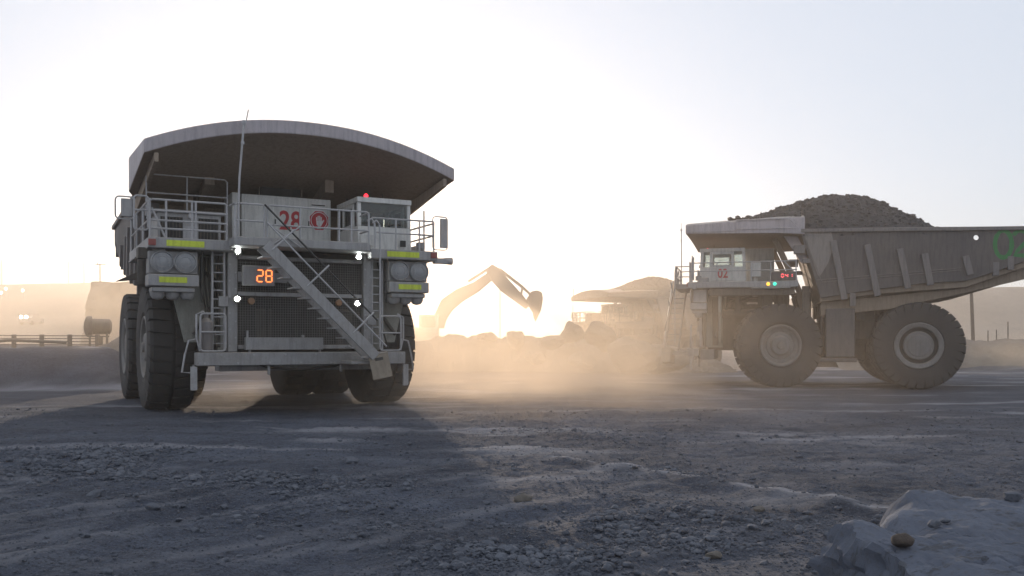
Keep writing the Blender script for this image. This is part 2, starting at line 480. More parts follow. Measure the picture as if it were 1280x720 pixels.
def make_truck(label, loc, rz, number, arched, steer=0.0, detail=True, led=None):
    root = thing('haul_truck', label, 'haul truck', loc, rz)
    # wheels -------------------------------------------------------
    for s in (-1, 1):
        t = link('tyre', TYF, root, (3.6 * s, 0, 2.0), (random.uniform(0, 6), 0, 0))
        t.rotation_euler = Euler((random.uniform(0, 0.2), 0, steer + (math.pi if s < 0 else 0)))
        link('rim', RIF, t)
        for uu in (3.65, 2.2):
            t = link('tyre', TYR, root, (uu * s, 6.2, 2.0))
            t.rotation_euler = Euler((random.uniform(0, 0.2), 0, math.pi if s < 0 else 0))
            link('rim', RIR, t)
    # chassis ------------------------------------------------------
    mb = MB()
    for s in (-1, 1):
        mb.box(s * 1.25 - 0.25, s * 1.25 + 0.25, -3.5, 7.9, 2.05, 3.15)
        mb.box(s * 2.0 - 0.75, s * 2.0 + 0.75, 0.95, 1.6, 3.0, 4.6)
        mb.box(s * 3.3 - 0.2, s * 3.3 + 0.2, 1.15, 1.5, 1.9, 4.85)
    mb.box(-1.3, 1.3, 7.4, 7.9, 1.8, 3.1)
    mb.box(-1.2, 1.2, 1.0, 4.2, 1.3, 2.4)
    mb.box(-2.6, 2.6, 3.55, 4.5, 2.3, 4.05)
    mb.box(-3.2, 3.2, 3.6, 4.0, 3.2, 4.3)
    mb.box(-2.9, 2.9, -0.35, 0.35, 1.55, 2.35)
    mb.lathe([(-3.0, 0.55), (-1.3, 0.8), (1.3, 0.8), (3.0, 0.55)], (0, 6.2, 2.0), 'x', 24)
    mb.build('chassis', M['dark'], root, 0.03)
    mb = MB()
    mb.box(-1.9, 1.9, -3.35, 0.6, 1.75, 3.5)
    mb.box(-0.8, 0.9, -1.6, -0.2, 3.5, 4.1); mb.box(-1.9, 1.9, -3.37, -3.2, 3.5, 4.9)
    for s in (-1, 1):
        mb.lathe([(-1.2, 0.22), (1.2, 0.22)], (s * 2.4, -1.6, 3.6), 'y', 14)
        mb.tube([(s * 2.0, -2.8, 3.3), (s * 3.0, -2.6, 4.5), (s * 3.6, -1.2, 4.52), (s * 3.7, 0.4, 4.5)], 0.13, 10)
        mb.box(s * 2.9 - 0.3, s * 2.9 + 0.3, -0.75, -0.2, 3.6, 4.8); mb.box(s * 2.6 - 0.2, s * 2.6 + 0.2, -2.0, -1.7, 3.6, 4.8); mb.box(s * 3.9 - 0.1, s * 3.9 + 0.1, -3.2, 0.8, 4.4, 4.78)
        mb.box(s * 2.1 - 0.15, s * 2.1 + 0.15, 0.2, 0.6, 3.0, 4.8)
        mb.box(s * 2.4 - 0.12, s * 2.4 + 0.12, -3.1, -2.8, 2.0, 4.8)
        mb.tube([(s * 3.2, -2.9, 2.4), (s * 2.6, -2.7, 3.3), (s * 2.4, -2.2, 4.2), (s * 2.2, -1.2, 4.5)], 0.06, 8)
        mb.box(s * 1.1 - 0.2, s * 1.1 + 0.2, -0.9, -0.4, 4.0, 4.97)
    mb.build('engine', M['dark'], root, 0.03)
    for s in (-1, 1):
        mb = MB()
        mb.box(s * 3.35 - 0.5, s * 3.35 + 0.5, 2.2, 3.5, 1.45, 3.75)
        mb.tube([(s * 3.3, 2.05, 1.6), (s * 3.3, 2.05, 3.7)], 0.05, 8)
        mb.box(s * 2.9 - 0.9, s * 2.9 + 0.9, 1.6, 3.6, 1.22, 1.42)
        mb.build('fuel_tank', M['tray'], root, 0.08)
        mb = MB()
        mb.tube([(s * 1.75, 1.9, 1.9), (s * 1.9, 4.3, 4.1)], 0.2, 14)
        mb.tube([(s * 1.9, 4.3, 4.1), (s * 1.95, 5.0, 4.75)], 0.13, 14)
        mb.build('hoist_cylinder', M['dark'], root)
        mb = MB(); mb.tube([(s * 1.8, 5.4, 2.7), (s * 1.8, 5.1, 4.2)], 0.22, 12); mb.build('suspension_strut', M['dark'], root)
        mb = MB(); mb.tube([(s * 2.4, 0.25, 3.4), (s * 2.4, 0.1, 4.7)], 0.2, 12); mb.build('suspension_strut', M['dark'], root)
        mb = MB()
        mb.beam((s * 2.9, -0.1, 6.95 if arched else 7.2), (s * 2.9, 1.05, 4.6), 0.22, 0.28, (0, 1, 0))
        mb.beam((s * 2.9, 1.05, 4.6), (s * 2.9, 1.4, 3.4), 0.3, 0.4, (0, 1, 0))
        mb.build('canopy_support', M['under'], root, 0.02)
    # deck ---------------------------------------------------------
    mb = MB()
    mb.box(-4.6, -2.32, -4.2, 0.95, 4.8, 5.1)
    mb.box(-2.3, 1.88, -4.2, 0.95, 4.95, 5.21)
    mb.box(-2.42, 1.56, -5.05, -4.2, 4.9, 5.15)
    mb.box(1.9, 4.15, -4.2, 0.95, 4.78, 5.08)
    mb.box(-4.66, 4.2, -1.2, 0.6, 4.72, 4.78)
    mb.box(-4.45, -4.1, -3.9, -3.4, 4.6, 4.8)
    mb.build('deck', M['grey'], root, 0.025)
    mb = MB(); mb.box(-4.12, -3.1, -4.215, -4.203, 4.86, 5.03); mb.build('reflective_strip', M['yellow'], root)
    mb = MB(); mb.box(2.42, 3.5, -4.215, -4.203, 4.85, 5.02); mb.build('reflective_strip', M['yellow'], root)
    for uu in (-4.5, 4.0):
        mb = MB(); mb.box(uu - 0.10, uu + 0.10, -4.24, -4.2, 4.86, 5.04)
        mb.build('marker_lamp', M['redmark'], root, 0.01)
    # cab ----------------------------------------------------------
    def taper(mb):
        mb.v = [(x, -2.5 + (y + 2.5) * (1 + 0.075 * (6.75 - z) / 1.65), z) for x, y, z in mb.v]
    x0, x1, y0, y1 = 1.65, 3.44, -3.6, -1.5
    mb = MB()
    mb.box(x0, x1, y0, y1, 5.08, 5.84)
    mb.box(x0 - 0.02, x1 + 0.02, y0 - 0.05, y1, 6.59, 6.76)
    for xx in (x0, x1 - 0.12):
        for yy in (y0, y1 - 0.14):
            mb.box(xx, xx + 0.12, yy, yy + 0.14, 5.84, 6.59)
        mb.box(xx, xx + 0.1, -3.16, -3.02, 5.84, 6.59)
        mb.box(xx, xx + 0.1, -2.16, -2.04, 5.84, 6.59)
        mb.box(xx, xx + 0.1, -3.02, -2.16, 5.84, 5.94)
        mb.box(xx, xx + 0.1, -3.02, -2.16, 6.46, 6.59)
    taper(mb)
    mb.box(x0 + 0.06, x0 + 0.5, y0 - 0.13, y0 - 0.09, 5.2, 5.55)
    cab = mb.build('cab', M['paint'], root, 0.03)
    panes = [(x0 + 0.12, x1 - 0.12, y0 + 0.03, y0 + 0.045), (x0 + 0.12, x1 - 0.12, y1 - 0.06, y1 - 0.045)]
    for xx in (x0 + 0.04, x1 - 0.055):
        panes += [(xx, xx + 0.015, y0 + 0.14, -3.16), (xx, xx + 0.015, -3.02, -2.16), (xx, xx + 0.015, -2.04, y1 - 0.14)]
    for a in panes:
        mb = MB(); mb.box(a[0], a[1], a[2], a[3], 5.845, 6.585); taper(mb); mb.build('window', M['glass'], cab)
    mb = MB(); mb.box(2.3, 2.8, -2.6, -2.15, 5.3, 5.95); mb.box(2.36, 2.74, -2.2, -2.08, 5.9, 6.25)
    mb.lathe([(-0.09, 0.02), (-0.06, 0.12), (0.06, 0.12), (0.09, 0.02)], (2.55, -2.16, 6.38), 'y', 14)
    mb.build('driver_seat', M['black'], cab, 0.04)
    if detail:
        mb = MB(); mb.box(x1 + 0.012, x1 + 0.035, -3.02, -2.05, 5.18, 5.82); mb.build('door', M['paint'], cab, 0.01)
        mb = MB(); mb.lathe([(0, 0.07), (0.11, 0.07), (0.15, 0.03), (0.155, 0)], (2.02, -3.35, 6.76), 'z', 12); mb.build('beacon', M['beacon'], cab)
        mb = MB(); mb.tube([(2.7, -3.0, 6.76), (2.7, -3.0, 7.0)], 0.012, 6); mb.build('aerial', M['black'], cab); mb = MB(); mb.tube([(1.9, -1.8, 6.76), (1.9, -1.8, 6.95)], 0.03, 6); mb.build('aerial', M['black'], cab)
        mb = MB(); mb.tube([(1.95, -3.72, 5.88), (2.35, -3.69, 5.98)], 0.02, 6); mb.build('wiper', M['black'], cab); mb = MB(); mb.tube([(2.65, -3.72, 5.88), (3.05, -3.69, 5.96)], 0.02, 6); mb.build('wiper', M['black'], cab)
        mb = MB(); mb.box(3.02, 3.2, -3.82, -3.76, 5.22, 5.42); mb.build('tail_lamp', M['black'], cab, 0.01)
    # electrical cabinet ------------------------------------------
    mb = MB()
    mb.box(-1.51, 1.41, -1.55, -0.1, 5.22, 6.91)
    mb.box(-1.8, -1.54, -1.5, -0.2, 5.22, 6.94)
    cabn = mb.build('electrical_cabinet', M['paint'], root, 0.025)
    if detail:
        mb = MB()
        for a, b in ((-1.45, -0.5), (-0.48, 0.6), (0.62, 1.36)):
            mb.box(a + 0.02, b - 0.01, -1.572, -1.553, 5.3, 6.84)
        mb.build('cabinet_door', M['paint'], cabn, 0.008)
        mb = MB()
        for a, b, c, d in ((0.64, 0.67, 6.0, 6.15), (-0.46, -0.43, 6.0, 6.15), (0.75, 1.2, 6.68, 6.71)):
            mb = MB(); mb.box(a, b, -1.6, -1.572, c, d); mb.build('latch', M['black'], cabn)
        if number:
            mb = MB(); put_text(mb, number, 0.86, (0.05, -1.576, 6.1), 'front', 0.86, 0.016)
            mb.build('number_marking', M['redpaint'], cabn)
        # octagonal stop-hand sign
        def octo(r, y0, y1, mi):
            return MB().prism([(1.0 + r * math.cos(R(22.5 + 45 * k)), 6.19 + r * math.sin(R(22.5 + 45 * k))) for k in range(8)], y0, y1, 'y', mi)
        mb = octo(0.37, -1.586, -1.574, 0)
        sg = mb.build('stop_sign', M['white'], cabn)
        mb = octo(0.335, -1.592, -1.587, 0); mb.build('sign_face', M['redpaint'], sg)
        mb = MB()
        def ring(r0, r1, y0, y1):
            n = 28; vs = []
            for j in range(n):
                t = 2 * math.pi * j / n
                for r_ in (r0, r1):
                    for y in (y0, y1): vs.append((1.0 + r_ * math.cos(t), y, 6.19 + r_ * math.sin(t)))
            fs = []
            for j in range(n):
                a = j * 4; b = ((j + 1) % n) * 4
                fs += [(a, b, b + 2, a + 2), (a + 1, a + 3, b + 3, b + 1), (a, a + 1, b + 1, b), (a + 2, b + 2, b + 3, a + 3)]
            mb.add(vs, fs)
        ring(0.262, 0.285, -1.598, -1.593)
        mb.prism([(1.0 + dx, 6.19 + dz) for dx, dz in ((-0.10, -0.02), (-0.085, -0.14), (-0.03, -0.2), (0.05, -0.2), (0.10, -0.12), (0.175, 0.02), (0.14, 0.035), (0.10, -0.02), (0.09, 0.0))], -1.598, -1.593, 'y')
        for k, (dx, ln) in enumerate(((-0.082, 0.12), (-0.032, 0.165), (0.02, 0.17), (0.068, 0.13))):
            mb.box(1.0 + dx - 0.019, 1.0 + dx + 0.019, -1.598, -1.593, 6.18, 6.18 + ln)
        mb.build('hand_symbol', M['white'], sg)
    # retarder grid box on the left deck ---------------------------
    mb = MB()
    mb.box(-4.2, -2.4, -2.9, -1.0, 5.1, 5.98)
    mb.box(-4.3, -2.3, -3.0, -0.9, 5.98, 6.06)
    gb = mb.build('grid_box', M['grey'], root, 0.02)
    for a, b in ((-4.12, -3.5), (-3.05, -2.48)):
        mb = MB(); mb.box(a, b, -2.925, -2.902, 5.2, 5.85); mb.build('louvre_panel', M['black'], gb)
        mb = MB(); k = a + 0.05
        while k < b:
            mb.box(k, k + 0.022, -2.95, -2.925, 5.2, 5.85); k += 0.095
        mb.build('louvre_slats', M['dark'], gb)
    mb = MB(); mb.lathe([(0, 0.09), (0.05, 0.09)], (-3.27, -3.0, 5.9), 'y', 14); mb.box(-3.5, -3.07, -2.99, -2.92, 5.1, 5.6); mb.build('junction_box', M['rail'], gb, 0.01)
    # rails --------------------------------------------------------
    yv = -4.12
    zt = 6.16
    L = []
    pu = [-4.55, -4.15, -3.42, -3.3, -2.46]
    L.append([(-4.55, yv, 5.1), (-4.55, yv, zt - 0.06), (-4.49, yv, zt), (-2.5, yv, zt), (-2.46, yv, zt - 0.05), (-2.46, yv, 5.1)])
    for z in (5.85, 5.58, 5.35):
        L.append([(-4.55, yv, z), (-2.46, yv, z)])
    for u in (-4.12, -3.32, -3.42): L.append([(u, yv, 5.1), (u, yv, zt)])
    L.append([(-4.5, yv, 5.92), (-4.15, yv, 5.12)])
    L.append([(-4.55, yv, zt), (-4.55, 0.8, zt)]); L.append([(-4.55, yv, 5.6), (-4.55, 0.8, 5.6)])
    for v in (-2.5, -0.8, 0.8): L.append([(-4.55, v, 5.1), (-4.55, v, zt)])
    add_part_railing(root, L, 0.032)
    if detail:
        add_part_railing(root, [['c'] + rrect(-4.95, -4.58, 5.3, 6.25, -4.0), [(-4.95, -4.0, 5.85), (-4.58, -4.0, 5.85)]], 0.028)
        add_part_railing(root, [[(-4.45, -2.4, 5.9), (-4.45, -2.4, 7.08), (-4.37, -2.4, 7.15), (-2.2, -2.4, 7.15), (-2.12, -2.4, 7.08), (-2.12, -2.4, 5.9)], [(-4.45, -2.4, 6.6), (-2.12, -2.4, 6.6)], [(-3.3, -2.4, 5.9), (-3.3, -2.4, 7.15)]], 0.022)
    yv = -5.0
    L = []
    L.append([(-1.5, yv, 5.1), (-1.5, yv, 6.02), (-1.44, yv, 6.08), (1.48, yv, 6.08), (1.54, yv, 6.02), (1.54, yv, 5.0)])
    L.append([(-1.5, yv, 5.52), (1.54, yv, 5.52)])
    for u in (-0.55, 0.62, 1.0): L.append([(u, yv, 5.1), (u, yv, 6.08)])
    L.append([(-2.4, yv, 5.1), (-2.4, yv, 6.02), (-2.34, yv, 6.08), (-1.64, yv, 6.08), (-1.58, yv, 6.02), (-1.58, yv, 5.1)])
    L.append([(-2.4, yv, 5.6), (-1.58, yv, 5.6)])
    L.append([(-2.4, yv, 6.08), (-2.4, -4.2, 6.1)]); L.append([(1.54, yv, 6.05), (1.54, -4.2, 6.05)]); L.append([(1.54, yv, 5.52), (1.54, -4.2, 5.52)])
    for k in range(2):
        a = 1.60 + 0.16 * k
        L.append([(a - 0.1, yv, 5.82 - 0.05 * k), (a + 0.02, yv, 5.9 - 0.05 * k), (a + 0.12, yv, 5.77 - 0.05 * k), (a + 0.14, yv, 5.4), (a + 0.14, yv, 5.0 - 2.9 * k)])
    L.append([(1.95, -4.1, 6.05), (4.0, -4.1, 6.05), (4.08, -4.02, 6.0), (4.08, 0.9, 6.02)]); L.append([(2.1, -4.1, 5.6), (4.0, -4.1, 5.6), (4.08, -4.02, 5.6), (4.08, 0.9, 5.6)])
    for u in (2.75, 3.55, 4.05): L.append([(u, -4.1, 5.05), (u, -4.1, 6.05)])
    for v in (-2.8, -1.2, -0.3, 0.85): L.append([(4.08, v, 5.05), (4.08, v, 6.02)])
    L.append([(4.08, 0.3, 6.02), (4.08, 0.85, 5.4), (4.08, 0.9, 5.1)])
    L.append([(3.75, -4.0, 5.05), (3.75, -4.0, 6.4)])
    add_part_railing(root, L, 0.03)
    # mirrors ------------------------------------------------------
    for (ua, ub, uc, ud, za, zb) in ((-5.42, -4.95, -5.28, -4.98, 5.62, 6.18), (4.1, 4.62, 4.34, 4.6, 5.2, 6.22)):
        mb = MB(); mb.box(uc, ud, -3.98, -3.9, za + 0.03, zb - 0.03)
        mi = mb.build('mirror', M['grey'], root, 0.02)
        mb = MB(); mb.tube(rrect(ua, ub, za - 0.03, zb + 0.03, -3.9, 0.1), 0.022, 6, closed=True)
        mb.build('mirror_frame', M['rail'], mi)
    mb = MB(); mb.lathe([(-0.1, 0.15), (0.1, 0.15), (0.12, 0.1)], (3.75, -3.7, 5.28), 'z', 12); mb.box(3.62, 3.9, -3.72, -3.2, 5.08, 5.3)
    mb.build('deck_fitting', M['grey'], root, 0.01)
    mb = MB(); mb.box(4.15, 4.62, -3.95, -3.75, 4.72, 4.9); mb.lathe([(0, 0.1), (0.3, 0.13)], (4.5, -3.85, 4.82), 'x', 10)
    mb.build('side_lamp', M['grey'], root, 0.01)
    # front grille -------------------------------------------------
    mb = MB()
    mb.box(-2.36, -2.08, -3.75, -3.45, 1.87, 4.95)
    mb.box(1.80, 2.06, -3.75, -3.45, 1.87, 4.95)
    mb.box(-2.06, 1.78, -3.70, -3.5, 3.53, 3.66)
    mb.box(-2.06, 1.78, -3.70, -3.5, 4.62, 4.74)
    mb.box(-2.06, 1.78, -3.70, -3.5, 1.95, 2.08)
    fr = mb.build('grille_frame', M['grey'], root, 0.02)
    mb = MB()
    mb.box(-2.07, 1.79, -3.45, -3.38, 1.9, 4.94)
    for u in (-1.15, -0.15, 0.05, 1.0): mb.box(u - 0.04, u + 0.04, -3.5, -3.46, 2.08, 3.53)
    mb.box(-2.05, 1.77, -3.49, -3.46, 4.3, 4.45)
    mb.build('radiator', M['black'], root)
    mb = MB()
    u = -2.04
    while u < 1.78:
        for za, zb in ((2.09, 3.52), (3.67, 4.61)): mb.box(u - 0.007, u + 0.007, -3.58, -3.565, za, zb)
        u += 0.075
    for za, zb in ((2.09, 3.52), (3.67, 4.61)):
        z = za + 0.04
        while z < zb:
            mb.box(-2.05, 1.77, -3.595, -3.581, z - 0.007, z + 0.007); z += 0.075
    mb.build('grille_mesh', M['mesh'], root, smooth=0)
    for uc, rungs in ((-2.62, 11), (2.27, 11)):
        mb = MB()
        for d in (-0.17, 0.17): mb.box(uc + d - 0.03, uc + d + 0.03, -3.72, -3.6, 1.9, 4.85)
        for k in range(rungs): mb.box(uc - 0.14, uc + 0.14, -3.68, -3.63, 2.1 + 0.26 * k, 2.14 + 0.26 * k)
        mb.build('ladder', M['rail'], root, 0.008)
    # fender panels
    for s, du in ((-1, 0.0), (1, -0.2)):
        mb = MB()
        poly = [(2.45, 4.78), (4.05, 4.78), (4.05, 3.6), (3.72, 3.42), (3.42, 2.15), (2.45, 2.15)]
        mb.prism([(s * (a + du), z) for a, z in poly], -2.75, -2.62, 'y')
        mb.box(min(s * 2.0, s * 2.45), max(s * 2.0, s * 2.45), -3.4, -2.6, 1.9, 4.8)
        mb.build('fender', M['fender'], root, 0.02)
    # lamp pods
    for us in ((-4.58, -3.22, (-4.21, -3.59), (-4.3, -3.55)), (2.55, 3.9, (2.91, 3.57), (2.85, 3.62))):
        mb = MB()
        mb.box(us[0] + 0.02, us[1] - 0.02, -3.95, -3.3, 4.1, 4.74)
        mb.box(us[0], us[1], -4.08, -3.3, 3.74, 4.08)
        mb.box(us[0] + 0.1, us[1] - 0.1, -4.0, -3.3, 3.58, 3.72)
        pod = mb.build('lamp_pod', M['grey'], root, 0.03)
        for u in us[2]:
            mb = MB(); mb.lathe([(-0.14, 0.32), (-0.17, 0.32), (-0.19, 0.29), (-0.15, 0.27)], (u, -3.9, 4.42), 'y', 28, cap=False)
            mb.lathe([(-0.15, 0.27), (-0.18, 0.16), (-0.17, 0.15), (-0.19, 0.05), (-0.19, 0.0)], (u, -3.9, 4.42), 'y', 28, cap=False)
            for k in range(12):
                t = 2 * math.pi * k / 12
                mb.box(u + 0.21 * math.cos(t) - 0.012, u + 0.21 * math.cos(t) + 0.012, -4.085, -4.06, 4.42 + 0.21 * math.sin(t) - 0.012, 4.42 + 0.21 * math.sin(t) + 0.012)
            mb.build('headlight', M['lens'], pod)
        mb = MB(); mb.box(us[3][0], us[3][1], -4.095, -4.083, 3.84, 4.0); mb.build('reflective_strip', M['yellow'], pod)
        for k in range(3):
            u = us[0] + 0.28 + k * (us[1] - us[0] - 0.56) / 2
            mb = MB(); mb.lathe([(0.0, 0.21), (-0.1, 0.2), (-0.19, 0.13), (-0.22, 0.0)], (u, -3.7, 3.58), 'z', 18); mb.build('horn', M['grey'], pod)
    # bumper and low parts
    mb = MB(); mb.box(-3.3, 3.0, -4.3, -3.72, 1.48, 1.86); mb.box(0.9, 1.9, -5.3, -4.3, 1.5, 1.6); mb.beam((1.8, -4.3, 1.7), (1.8, -5.2, 1.65), 0.08, 0.12); mb.box(-1.3, -1.22, -4.2, -4.1, 1.2, 1.48); mb.box(0.9, 0.98, -4.2, -4.1, 1.25, 1.48)
    mb.box(-2.6, 2.4, -3.7, -3.0, 1.3, 1.8)
    bp = mb.build('bumper', M['grey'], root, 0.02)
    mb = MB(); mb.box(-1.9, 0.42, -4.05, -3.8, 1.93, 2.3); mb.box(-1.8, -1.74, -4.0, -3.9, 1.86, 1.93); mb.box(0.3, 0.36, -4.0, -3.9, 1.86, 1.93); mb.box(-1.85, -1.79, -3.9, -3.85, 2.3, 2.5); mb.box(-0.2, -0.12, -3.9, -3.82, 2.3, 2.38)
    mb.build('tow_plate', M['grey'], root, 0.01)
    for s, off in ((-1, 0.0), (1, -0.3)):
        X = lambda a: s * (a + (off if s > 0 else 0))
        add_part_railing(root, [['c'] + rrect(min(X(2.5), X(3.2)), max(X(2.5), X(3.2)), 1.9, 2.98, -4.15, 0.1), [(X(2.5), -4.15, 2.45), (X(3.2), -4.15, 2.45)],
            [(X(3.2), -4.1, 1.9), (X(3.3), -4.1, 2.3), (X(3.3), -4.1, 2.95), (X(3.1), -4.1, 3.05)],
            [(X(3.28), -4.0, 2.25), (X(3.5), -4.0, 2.2), (X(3.6), -4.0, 1.8), (X(3.68), -4.0, 1.3), (X(3.45), -4.0, 1.28), (X(3.35), -4.0, 1.5)]], 0.03)
        mb = MB(); mb.box(min(X(3.28), X(3.46)), max(X(3.28), X(3.46)), -4.15, -4.05, 0.78, 1.46); mb.build('mud_flap', M['rail'], root, 0.01)
    mb = MB(); mb.lathe([(0, 0.17), (0.02, 0.18), (0.86, 0.18), (0.95, 0.1), (0.98, 0.06), (1.08, 0.06)], (-3.0, -3.95, 1.88), 'z', 18)
    mb.tube([(-3.0, -3.95, 2.95), (-3.12, -4.0, 3.05), (-3.22, -4.0, 2.95)], 0.03, 6)
    mb.build('fire_extinguisher', M['cyl'], root)
    # display
    mb = MB(); mb.box(-1.97, -1.04, -3.98, -3.76, 3.83, 4.42); mb.box(-2.06, -0.6, -3.72, -3.69, 3.95, 4.25)
    dp = mb.build('display_board', M['grey'], root, 0.015)
    if number:
        mb = MB()
        for k, ch in enumerate(number): seven(mb, ch, -1.56 + 0.26 * k, 3.95, 0.17, 0.34, 0.028, 'front', -3.984)
        mb.build('led_digits', M['led_orange'], dp)
    for u, z in ((-2.1, 4.83), (-2.12, 3.43), (1.6, 4.83), (1.55, 3.37)):
        mb = MB(); mb.lathe([(-0.02, 0.13), (0.1, 0.11), (0.14, 0.05)], (u, -3.88, z), 'y', 18); wl = mb.build('work_light', M['black'], root)
        mb = MB(); mb.lathe([(-0.045, 0.0), (-0.04, 0.04), (-0.022, 0.068)], (u, -3.88, z), 'y', 18, cap=False); mb.build('bulb', M['lamp_on' if number == '28' else 'lens'], wl)
    for u in (-1.68, 1.0):
        mb = MB(); mb.lathe([(-0.03, 0.0), (-0.025, 0.09), (0.04, 0.11)], (u, -3.78, 3.38), 'y', 18); mb.build('marker_lamp', M['amber'], root)
    mb = MB()
    for k in range(4):
        u0 = -2.95 + 0.09 * k
        mb.tube([(u0, -2.85, 4.7), (u0 - 0.04 + 0.03 * k, -2.9, 3.9), (u0 + 0.1, -2.95 - 0.04 * k, 3.1 - 0.15 * k), (u0 + 0.02, -2.85, 2.3)], 0.025, 6)
    mb.tube([(2.35, -3.5, 4.8), (2.5, -3.55, 3.9), (2.42, -3.6, 2.8), (2.7, -3.5, 2.0)], 0.03, 6)
    mb.tube([(-2.0, -3.78, 1.7), (-1.2, -3.9, 1.4), (-0.2, -3.9, 1.32), (0.8, -3.9, 1.42), (1.6, -3.8, 1.7)], 0.04, 6)
    mb.tube([(2.5, -4.0, 4.78), (2.46, -4.02, 4.3), (2.5, -3.9, 3.4)], 0.022, 6)
    mb.tube([(-3.1, -3.9, 4.8), (-3.14, -3.95, 4.2), (-3.1, -3.8, 3.3)], 0.022, 6)
    mb.build('hydraulic_hose', M['black'], root)
    mb = MB()
    for u in (-2.22, 1.93):
        for k in range(12): mb.lathe([(-0.02, 0.0), (-0.02, 0.03), (0, 0.03)], (u - 0.08 + 0.16 * (k % 2), -3.752, 2.05 + 0.24 * k), 'y', 6)
    for k in range(14): mb.lathe([(-0.02, 0.0), (-0.02, 0.035), (0, 0.035)], (-3.1 + 0.46 * k, -4.302, 1.55 + 0.24 * (k % 2)), 'y', 6)
    b_ = mb.build('bolt_heads', M['rail'], root)
    for u, z in ((-2.5, 3.2), (2.05, 2.7)):
        mb = MB(); mb.box(u - 0.13, u + 0.13, -3.85, -3.74, z, z + 0.3); mb.build('junction_box', M['grey'], root, 0.01)
    # stair --------------------------------------------------------
    A = Vector((-1.62, -5.2, 4.92)); B = Vector((1.58, -5.35, 1.72))
    mb = MB()
    for dv in (-0.08, 0.62):
        mb.beam(A + Vector((0, dv - 0.12, 0)), B + Vector((0, dv - 0.12, 0)), 0.06, 0.3, (0, 1, 0) if False else (0, 0, 1))
    st = mb.build('stair', M['grey'], root, 0.01)
    mb = MB()
    for k in range(11):
        p = A.lerp(B, (k + 0.6) / 11.2)
        mb.box(p.x - 0.28, p.x + 0.06, p.y - 0.16, p.y + 0.47, p.z - 0.2, p.z - 0.16)
    mb.build('treads', M['grey'], st)
    off = Vector((0.64, 0, 0.62))
    mb = MB()
    for p, l in ((A.lerp(B, 0.36), 1.0), (A.lerp(B, 0.78), 1.0), (A.lerp(B, 0.05), 1.0)):
        mb.tube([p + Vector((0, -0.22, 0)), p + off * l + Vector((0, -0.22, 0))], 0.03, 6)
    mb.tube([A + off * 0.5 + Vector((-0.3, -0.22, 0.3)), B + off * 0.5 + Vector((0, -0.22, 0))], 0.025, 6)
    mb.build('handrail', M['rail'], st)
    mb = MB(); mb.tube([(-1.6, -5.1, 6.08), (1.62, -5.55, 2.80)], 0.028, 6)
    mb.build('hose', M['black'], st)
    mb = MB()
    mb.tube([(-1.5, -5.05, 5.55), (-0.55, -5.1, 4.9)], 0.025, 6); mb.tube([(-0.5, -5.05, 5.55), (-1.45, -5.1, 4.9)], 0.025, 6)
    mb.build('stair_brace', M['rail'], st)
    mb = MB(); mb.box(-0.29, 0.29, -0.24, 0.24, -0.36, 0.36); mb.box(-0.12, 0.12, -0.245, -0.24, 0.18, 0.27, 1)
    mb.box(-0.3, 0.3, -0.25, 0.25, 0.362, 0.375)
    sb = mb.build('step_box', [M['box'], M['black']], root, 0.01)
    sb.location = (1.78, -5.35, 1.45); sb.rotation_euler = (0.05, R(-12), R(-18))
    # antenna
    mb = MB(); mb.tube([(-2.33, -5.0, 5.1), (-2.28, -5.0, 6.8), (-2.15, -5.0, 8.4)], 0.03, 6); mb.tube([(-2.12, -5.0, 8.28), (-2.03, -5.0, 8.75)], 0.016, 6)
    mb.lathe([(0, 0.06), (0.1, 0.06)], (-2.15, -5.0, 8.33), 'z', 8); mb.lathe([(0, 0.05), (0.08, 0.05)], (-2.19, -5.0, 7.75), 'z', 8)
    mb.build('antenna', M['rail'], root)
    # near-side display, lamps, air cleaner on the deck (driver's side)
    mb = MB(); mb.box(3.6, 4.13, -0.3, 0.84, 5.09, 5.5); lb = mb.build('display_board', M['tray'], root, 0.02)
    if led:
        mb = MB()
        for k, ch in enumerate(led): seven(mb, ch, 0.18 + 0.19 * k, 5.24, 0.11, 0.15, 0.028, 'side', 4.135)
        mb.build('led_digits', M['led_red'], lb)
    mb = MB(); mb.box(3.2, 3.75, -1.25, -0.75, 5.3, 6.0); mb.box(3.4, 3.55, -1.1, -0.9, 5.05, 5.3); mb.build('air_cleaner', M['paint'], root, 0.03)
    if led:
        for v, mm in ((-0.42, 'lamp_amber'), (-0.12, 'lamp_green')):
            mb = MB(); mb.lathe([(0, 0.085), (0.04, 0.08), (0.06, 0.0)], (4.16, v, 4.93), 'x', 14); mb.build('marker_lamp', M[mm], root)
    # side-left tubes and exhausts (image left of the cab front)
    mb = MB()
    mb.tube([(-4.5, -2.6, 4.7), (-4.5, -2.4, 4.0), (-4.2, -1.9, 3.85), (-3.2, -1.6, 3.9)], 0.22, 12)
    mb.lathe([(-0.7, 0.3), (0.7, 0.3)], (-4.2, -2.2, 4.2), 'y', 14)
    mb.box(-4.8, -4.5, -3.6, -3.1, 4.55, 4.85)
    mb.prism([(-5.2, 4.0), (-4.4, 4.1), (-4.4, 4.35), (-4.5, 4.35)], -1.4, -1.0, 'y')
    mb.build('exhaust_pipe', M['dark'], root, 0.01)
    # tray ---------------------------------------------------------
    mb = MB()
    for s in (-1, 1):
        vs, fs = side_panel(s, number == '02' and s > 0)
        mb.add(vs, fs)
    # floor, front wall
    mb.prism([(1.95, 4.3), (4.4, 4.66), (6.56, 4.92), (8.15, 5.0), (12.6, 6.5), (12.6, 6.2), (8.2, 4.65), (4.4, 4.4), (1.95, 4.05)], -3.94, 3.94, 'x', 1)
    mb.prism([(1.02, 7.45), (1.16, 7.45), (2.08, 4.27), (1.94, 4.27)], -3.955, 3.955, 'x', 1)
